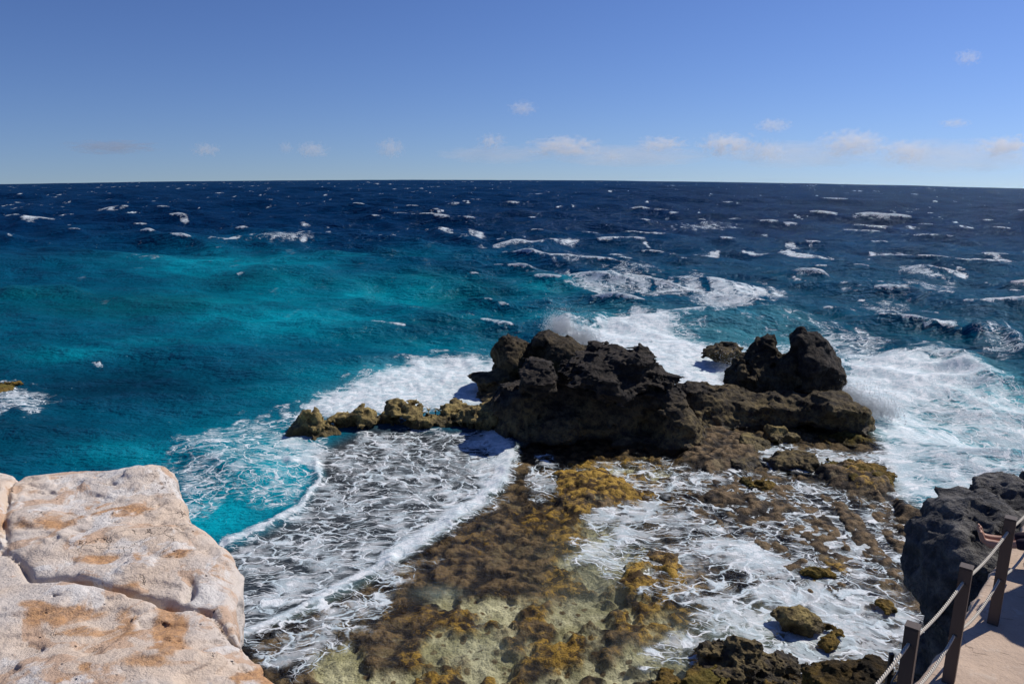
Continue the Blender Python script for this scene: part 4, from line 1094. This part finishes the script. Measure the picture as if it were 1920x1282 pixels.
# ------------------------------------------------------------------ seated person
def plain(name, col, rough=0.6, spec=0.3, ns=20, amt=0.12):
    t = NT(name)
    pos = t.new('ShaderNodeTexCoord').outputs['Object']
    n = t.noise(pos, ns, 4, 0.6).outputs['Fac']
    c = t.mix(n, tuple(v * (1 - amt) for v in col), tuple(v * (1 + amt) for v in col))
    return t.surf(t.pbsdf(c, rough, t.bump(n, 0.15, 0.01), spec))
M_SKIN = plain('skin', (0.42, 0.235, 0.165), 0.5, 0.35)
M_CLOTH = plain('dark_cloth', (0.030, 0.022, 0.032), 0.9, 0.1, 60)
M_SHIRT = plain('dark_top', (0.045, 0.035, 0.05), 0.9, 0.1, 60)
M_HAIR = plain('dark_hair', (0.02, 0.014, 0.01), 0.6, 0.3, 80)
def skin_mesh(name, chains, mat, parent=None, sub=2):
    """chains: lists of (point, radius); the first chain's start is the root; points shared by rounding."""
    vs, rs, es, idx = [], [], [], {}
    def vid(p, r):
        k = tuple(round(c, 4) for c in p)
        if k not in idx:
            idx[k] = len(vs); vs.append(p); rs.append(r)
        return idx[k]
    for ch in chains:
        ids = [vid(p, r) for p, r in ch]
        es += list(zip(ids[:-1], ids[1:]))
    me = bpy.data.meshes.new(name); me.from_pydata([tuple(v) for v in vs], es, [])
    o = bpy.data.objects.new(name, me); COL.objects.link(o)
    md = o.modifiers.new('skin', 'SKIN'); md.use_smooth_shade = True
    if not me.skin_vertices: 
        bpy.context.view_layer.objects.active = o
        bpy.ops.mesh.customdata_skin_add() if hasattr(bpy.ops.mesh, 'customdata_skin_add') else None
    sv = me.skin_vertices[0].data
    for i, r in enumerate(rs):
        sv[i].radius = (r, r) if not isinstance(r, tuple) else r
        sv[i].use_root = (i == 0)
    o.modifiers.new('sub', 'SUBSURF').levels = sub
    o.modifiers['sub'].render_levels = sub
    dg = bpy.context.evaluated_depsgraph_get()
    m2 = bpy.data.meshes.new_from_object(o.evaluated_get(dg))
    m2.name = name
    bpy.data.objects.remove(o)
    m2.materials.clear(); m2.materials.append(mat)
    m2.polygons.foreach_set('use_smooth', np.ones(len(m2.polygons), bool))
    o = bpy.data.objects.new(name, m2); COL.objects.link(o)
    if parent: o.parent = parent
    return o
def build_person():
    feet = PZ(1852, 1020, 8.98)                      # where the heels rest
    hip = np.array([5.80, 7.05, ZP + 0.13])
    fwd = feet - hip; fwd[2] = 0; L = np.linalg.norm(fwd); fwd /= L
    side = np.array([fwd[1], -fwd[0], 0.0])          # person's right
    up = np.array([0, 0, 1.0])
    def at(f, s, u): return tuple(hip + fwd * f + side * s + up * u)
    ch = []
    pelvis = (at(0, 0, 0.02), 0.125)
    chest = (at(-0.10, 0, 0.34), 0.125)
    neck = (at(-0.13, 0, 0.53), 0.055)
    ch.append([pelvis, (at(-0.05, 0, 0.18), 0.115), chest, (at(-0.12, 0, 0.46), 0.10), neck, (at(-0.12, 0, 0.60), 0.055), (at(-0.11, 0, 0.70), 0.088), (at(-0.11, 0, 0.78), 0.070)])
    foot_pts = []
    for s in (-1, 1):
        hipj = (at(0.06, 0.09 * s, 0.0), 0.088)
        knee = (at(L * 0.50, 0.085 * s, 0.17), 0.054)
        ank = (at(L - 0.03, 0.06 * s, 0.09), 0.035)
        heel = (at(L + 0.03, 0.06 * s, 0.055), 0.036)
        mid = (at(L + 0.06, 0.062 * s, 0.115), 0.034)
        ball = (at(L + 0.085, 0.066 * s, 0.185), (0.040, 0.024))
        ch.append([pelvis, hipj, (at(L * .28, .09 * s, .095), 0.070), knee, (at(L * .66, .075 * s, .16), 0.050), (at(L * .82, .065 * s, .115), 0.038), ank, heel])
        ch.append([ank, mid, ball])
        foot_pts.append((s, ball))
        sh = (at(-0.12, 0.17 * s, 0.44), 0.055)
        el = (at(-0.26, 0.24 * s, 0.20), 0.038)
        wr = (at(-0.34, 0.22 * s, -0.03), 0.026)
        ch.append([(at(-0.12, 0, 0.46), 0.10), sh, (at(-0.19, .22 * s, .32), .042), el, (at(-0.31, .235 * s, .08), .034), wr, (at(-0.37, 0.22 * s, -0.085), (0.036, 0.018))])
    for s, ball in foot_pts:
        for k in range(5):
            off = (k - 2) * 0.017
            ln = [0.052, 0.047, 0.043, 0.038, 0.032][k if s < 0 else k]
            off_s = -s * 0.034 + s * 0.017 * k        # big toe on the inside
            base_ = np.array(ball[0]) + side * off_s
            r = [0.0125, 0.0095, 0.009, 0.0085, 0.008][k]
            t1 = tuple(base_ + up * 0.030 + fwd * 0.012); t2 = tuple(base_ + up * ln * 1.1 + fwd * 0.018)
            ch.append([ball, (t1, r), (t2, r * .95)])
    for s in (-1, 1):
        palm = at(-0.37, 0.22 * s, -0.085)
        for k in range(4):
            o_ = np.array(palm) + side * (k - 1.5) * 0.018
            ln = [.06, .07, .066, .05][k]
            ch.append([(palm, (0.036, 0.018)), (tuple(o_ - fwd * .04 - up * .012), .009), (tuple(o_ - fwd * (.04 + ln) - up * .026), .0075)])
        o_ = np.array(at(-0.34, 0.22 * s, -0.03)) - side * s * 0.03
        ch.append([(at(-0.34, 0.22 * s, -0.03), .026), (tuple(o_ - up * .025), .011), (tuple(o_ - side * s * .025 - up * .05 - fwd * .02), .009)])
    body = skin_mesh('person', ch, M_SKIN)
    tag(body, 'seated person at the right edge, bare feet stretched out over the walkway edge', 'person')
    tr = []
    p0 = (at(0, 0, 0.02), 0.142)
    tr.append([p0, (at(-.035, 0, .15), .135)])
    for s in (-1, 1):
        tr.append([p0, (at(0.06, .09 * s, 0.005), .104), (at(L * .28, .09 * s, .095), .088), (at(L * .5, .085 * s, .17), .072), (at(L * .66, .075 * s, .16), .066), (at(L * .76, .068 * s, .13), .060)])
    skin_mesh('trousers', tr, M_CLOTH, body)
    sh_ = [[(at(-0.045, 0, .16), .135), (at(-0.10, 0, 0.34), 0.145), (at(-0.12, 0, 0.455), 0.118)]]
    for s in (-1, 1):
        sh_.append([(at(-0.12, 0, 0.455), 0.118), (at(-0.12, .17 * s, .44), .073), (at(-0.19, .22 * s, .32), .058)])
    skin_mesh('shirt', sh_, M_SHIRT, body)
    skin_mesh('hair', [[(at(-0.135, 0, .74), .092), (at(-0.15, 0, .66), .085), (at(-0.17, 0, .55), .06)], [(at(-0.135, 0, .74), .092), (at(-0.10, 0, .775), .085)]], M_HAIR, body)
    for s in (-1, 1):
        bm = bmesh.new(); bmesh.ops.create_uvsphere(bm, u_segments=10, v_segments=8, radius=0.012)
        bmesh.ops.translate(bm, verts=bm.verts, vec=Vector(at(-0.035, 0.032 * s, 0.705)))
        bm_obj('eye', bm, M_HAIR, body, True)
    bm = bmesh.new(); bmesh.ops.create_uvsphere(bm, u_segments=10, v_segments=8, radius=0.016)
    bmesh.ops.translate(bm, verts=bm.verts, vec=Vector(at(-0.022, 0, 0.675)))
    bm_obj('nose', bm, M_SKIN, body, True)
build_person()

# ------------------------------------------------------------------ spray
def spray(label, blobs, seed):
    g = np.random.default_rng(seed)
    oct_v = np.array([(1, 0, 0), (-1, 0, 0), (0, 1, 0), (0, -1, 0), (0, 0, 1), (0, 0, -1)], float)
    oct_f = np.array([(0, 2, 4), (2, 1, 4), (1, 3, 4), (3, 0, 4), (2, 0, 5), (1, 2, 5), (3, 1, 5), (0, 3, 5)])
    Vs, Fs, n = [], [], 0
    for px, py, Y, rx, ry, rd, cnt in blobs:
        cnt *= 5
        c = P(px, py, Y); s = Y / (cp * FPX)
        nj = 220
        jc = c + np.stack([g.normal(size=nj) * rx * s * .45, g.normal(size=nj) * rd * .5, np.full(nj, -0.35 * ry * s)], 1)
        jd = np.stack([g.normal(size=nj) * .35, g.normal(size=nj) * .2, 0.35 + np.abs(g.normal(size=nj)) * .55], 1) * ry * s * 1.5
        k = g.integers(0, nj, cnt); t = g.random(cnt) ** 1.6
        p = jc[k] + jd[k] * t[:, None] - np.array([0, 0, 1.]) * (t ** 2 * .25 * ry * s)[:, None] + g.normal(size=(cnt, 3)) * (0.10 + 0.30 * t[:, None]) * ry * s * .55
        r = 0.004 + 0.016 * g.random(cnt) ** 4 + 0.006 * (1 - t)
        Vs.append((p[:, None] + oct_v[None] * r[:, None, None]).reshape(-1, 3))
        Fs.append((oct_f[None] + (np.arange(cnt) * 6)[:, None, None] + n).reshape(-1, 3)); n += cnt * 6
    o = mesh_np('sea_spray', np.concatenate(Vs), np.concatenate(Fs), M_SPRAY)
    return tag(o, label, 'spray', kind='stuff')
_t = NT('spray_drops')
_a = _t.new('ShaderNodeBsdfDiffuse'); _a.inputs[0].default_value = (0.85, 0.88, 0.90, 1)
_b = _t.new('ShaderNodeBsdfTranslucent'); _b.inputs[0].default_value = (0.85, 0.88, 0.90, 1)
_m = _t.new('ShaderNodeMixShader'); _t.l.new(_a.outputs[0], _m.inputs[1]); _t.l.new(_b.outputs[0], _m.inputs[2])
M_SPRAY = _t.surf(_m.outputs[0])
spray('fan of white spray rising behind the back left rock', [(1050, 610, 44.5, 26, 26, 1.2, 2600), (1085, 630, 44, 34, 22, 1.2, 3000), (1110, 645, 44, 24, 16, 1.2, 1500)], 3)
spray('white spray bursting at the right foot of the outcrop', [(1610, 755, 37.5, 40, 26, 1.4, 2600), (1650, 765, 37, 36, 26, 1.2, 2200), (1590, 735, 38.5, 26, 20, 1.2, 1200)], 4)
spray('thin spray between the pitted rock and the white water', [(1370, 705, 41, 18, 34, 1.0, 1400)], 6)

# ------------------------------------------------------------------ clouds
def cloud_mat(name, dens, cover, col=(1, 1, 1), seed=0.0, sc=2.2):
    t = NT(name)
    tc = t.new('ShaderNodeTexCoord').outputs['Object']
    ln = t.new('ShaderNodeVectorMath', operation='LENGTH'); t.l.new(tc, ln.inputs[0])
    info = t.new('ShaderNodeObjectInfo')
    off = t.new('ShaderNodeVectorMath', operation='SCALE'); off.inputs[0].default_value = (37, 53, 71); t.l.new(info.outputs['Random'], off.inputs['Scale'])
    n = t.noise(t.vadd(t.vscale(tc, (1.7, 1.0, 1.0)), off.outputs[0]), sc, 6, 0.62).outputs['Fac']
    f = t.math('SUBTRACT', t.math('ADD', t.math('MULTIPLY', t.math('SUBTRACT', n, 0.5), 3.2), cover), t.math('MULTIPLY', ln.outputs['Value'], 1.0))
    f = t.math('MULTIPLY', t.ss(0.0, 0.55, f), t.ss(1.0, 0.8, ln.outputs['Value']))
    v = t.new('ShaderNodeVolumePrincipled')
    v.inputs['Color'].default_value = (*col, 1)
    v.inputs['Anisotropy'].default_value = 0.2
    t.l.new(t.math('MULTIPLY', f, dens), v.inputs['Density'])
    t.l.new(v.outputs[0], t.out.inputs['Volume'])
    return t.m
M_CL = cloud_mat('small_cumulus', 0.016, 0.66, sc=2.6)
M_CLF = cloud_mat('thin_cloud', 0.012, 0.75, sc=2.8)
M_CLV = cloud_mat('milky_cloud', 0.0016, 1.05, sc=2.6)
M_CLD = cloud_mat('grey_cloud', 0.006, 0.8, (0.62, 0.66, 0.74), sc=2.8)
_ico = bmesh.new(); bmesh.ops.create_icosphere(_ico, subdivisions=3, radius=1.0)
ico_me = {}
for nm, m_ in (('cloud', M_CL), ('cloud_thin', M_CLF), ('cloud_grey', M_CLD), ('cloud_veil', M_CLV)):
    me = bpy.data.meshes.new('cloud'); _ico.to_mesh(me); me.materials.append(m_); ico_me[nm] = me
for (px, py, w_, h_, kind, lab) in [
        (386, 281, 30, 15, 'cloud', 'small white cloud low over the horizon, brightest puff at the far left'),
        (536, 277, 16, 13, 'cloud_thin', 'tiny pale cloud low over the sea, left neighbour of a wider pale puff'),
        (586, 281, 34, 16, 'cloud_thin', 'wide pale puff just right of a tiny cloud low over the sea'),
        (732, 278, 30, 20, 'cloud_thin', 'thin slanting wisp of cloud alone above the horizon, left of centre'),
        (922, 265, 32, 16, 'cloud', 'bright little cumulus just left of the picture centre above the horizon'),
        (980, 203, 30, 15, 'cloud_thin', 'lone small cloud floating high near the centre of the sky'),
        (1060, 274, 80, 20, 'cloud_thin', 'long faint cloud strip right of the bright central cumulus'),
        (1150, 292, 22, 11, 'cloud_thin', 'tiny low cloud close to the horizon under the long faint strip'),
        (1240, 270, 55, 16, 'cloud_thin', 'faint flat cloud between the long strip and the largest cumulus'),
        (1365, 271, 66, 24, 'cloud', 'largest white cumulus over the horizon, right of centre'),
        (1450, 235, 36, 14, 'cloud_thin', 'small cloud floating above and right of the largest cumulus'),
        (1440, 282, 36, 22, 'cloud_thin', 'faint ragged cloud touching the right side of the largest cumulus'),
        (1600, 268, 70, 26, 'cloud_thin', 'broad faint cloud heap with a ragged top, right part of the horizon'),
        (1700, 284, 50, 24, 'cloud_thin', 'faint cloud heap between two broader ones near the right end'),
        (1815, 108, 26, 15, 'cloud_thin', 'highest lone wisp of cloud, upper right of the sky'),
        (1790, 231, 30, 9, 'cloud_thin', 'thin little cloud streak at right under the highest wisp'),
        (1890, 274, 66, 22, 'cloud', 'white cloud heap at the right edge over the horizon'),
        (1180, 292, 150, 20, 'cloud_veil', 'low milky cloud band over the horizon under the long faint strip'),
        (1490, 290, 150, 24, 'cloud_veil', 'low milky cloud band under the largest cumulus'),
        (1790, 292, 160, 30, 'cloud_veil', 'low milky cloud band over the horizon near the right end'),
        (930, 290, 110, 16, 'cloud_veil', 'low milky cloud band under the bright central cumulus'),
        (210, 276, 90, 14, 'cloud_grey', 'dim grey cloud bar low over the horizon at the far left')]:
    Y = 2600
    c = P(px, py, Y); s = Y / (cp * FPX)
    o = bpy.data.objects.new('cloud', ico_me[kind]); COL.objects.link(o)
    o.location = c; o.scale = (w_ * s * 1.1, w_ * s * .8, h_ * s * 1.15)
    tag(o, lab, 'cloud', 'small clouds over the horizon')
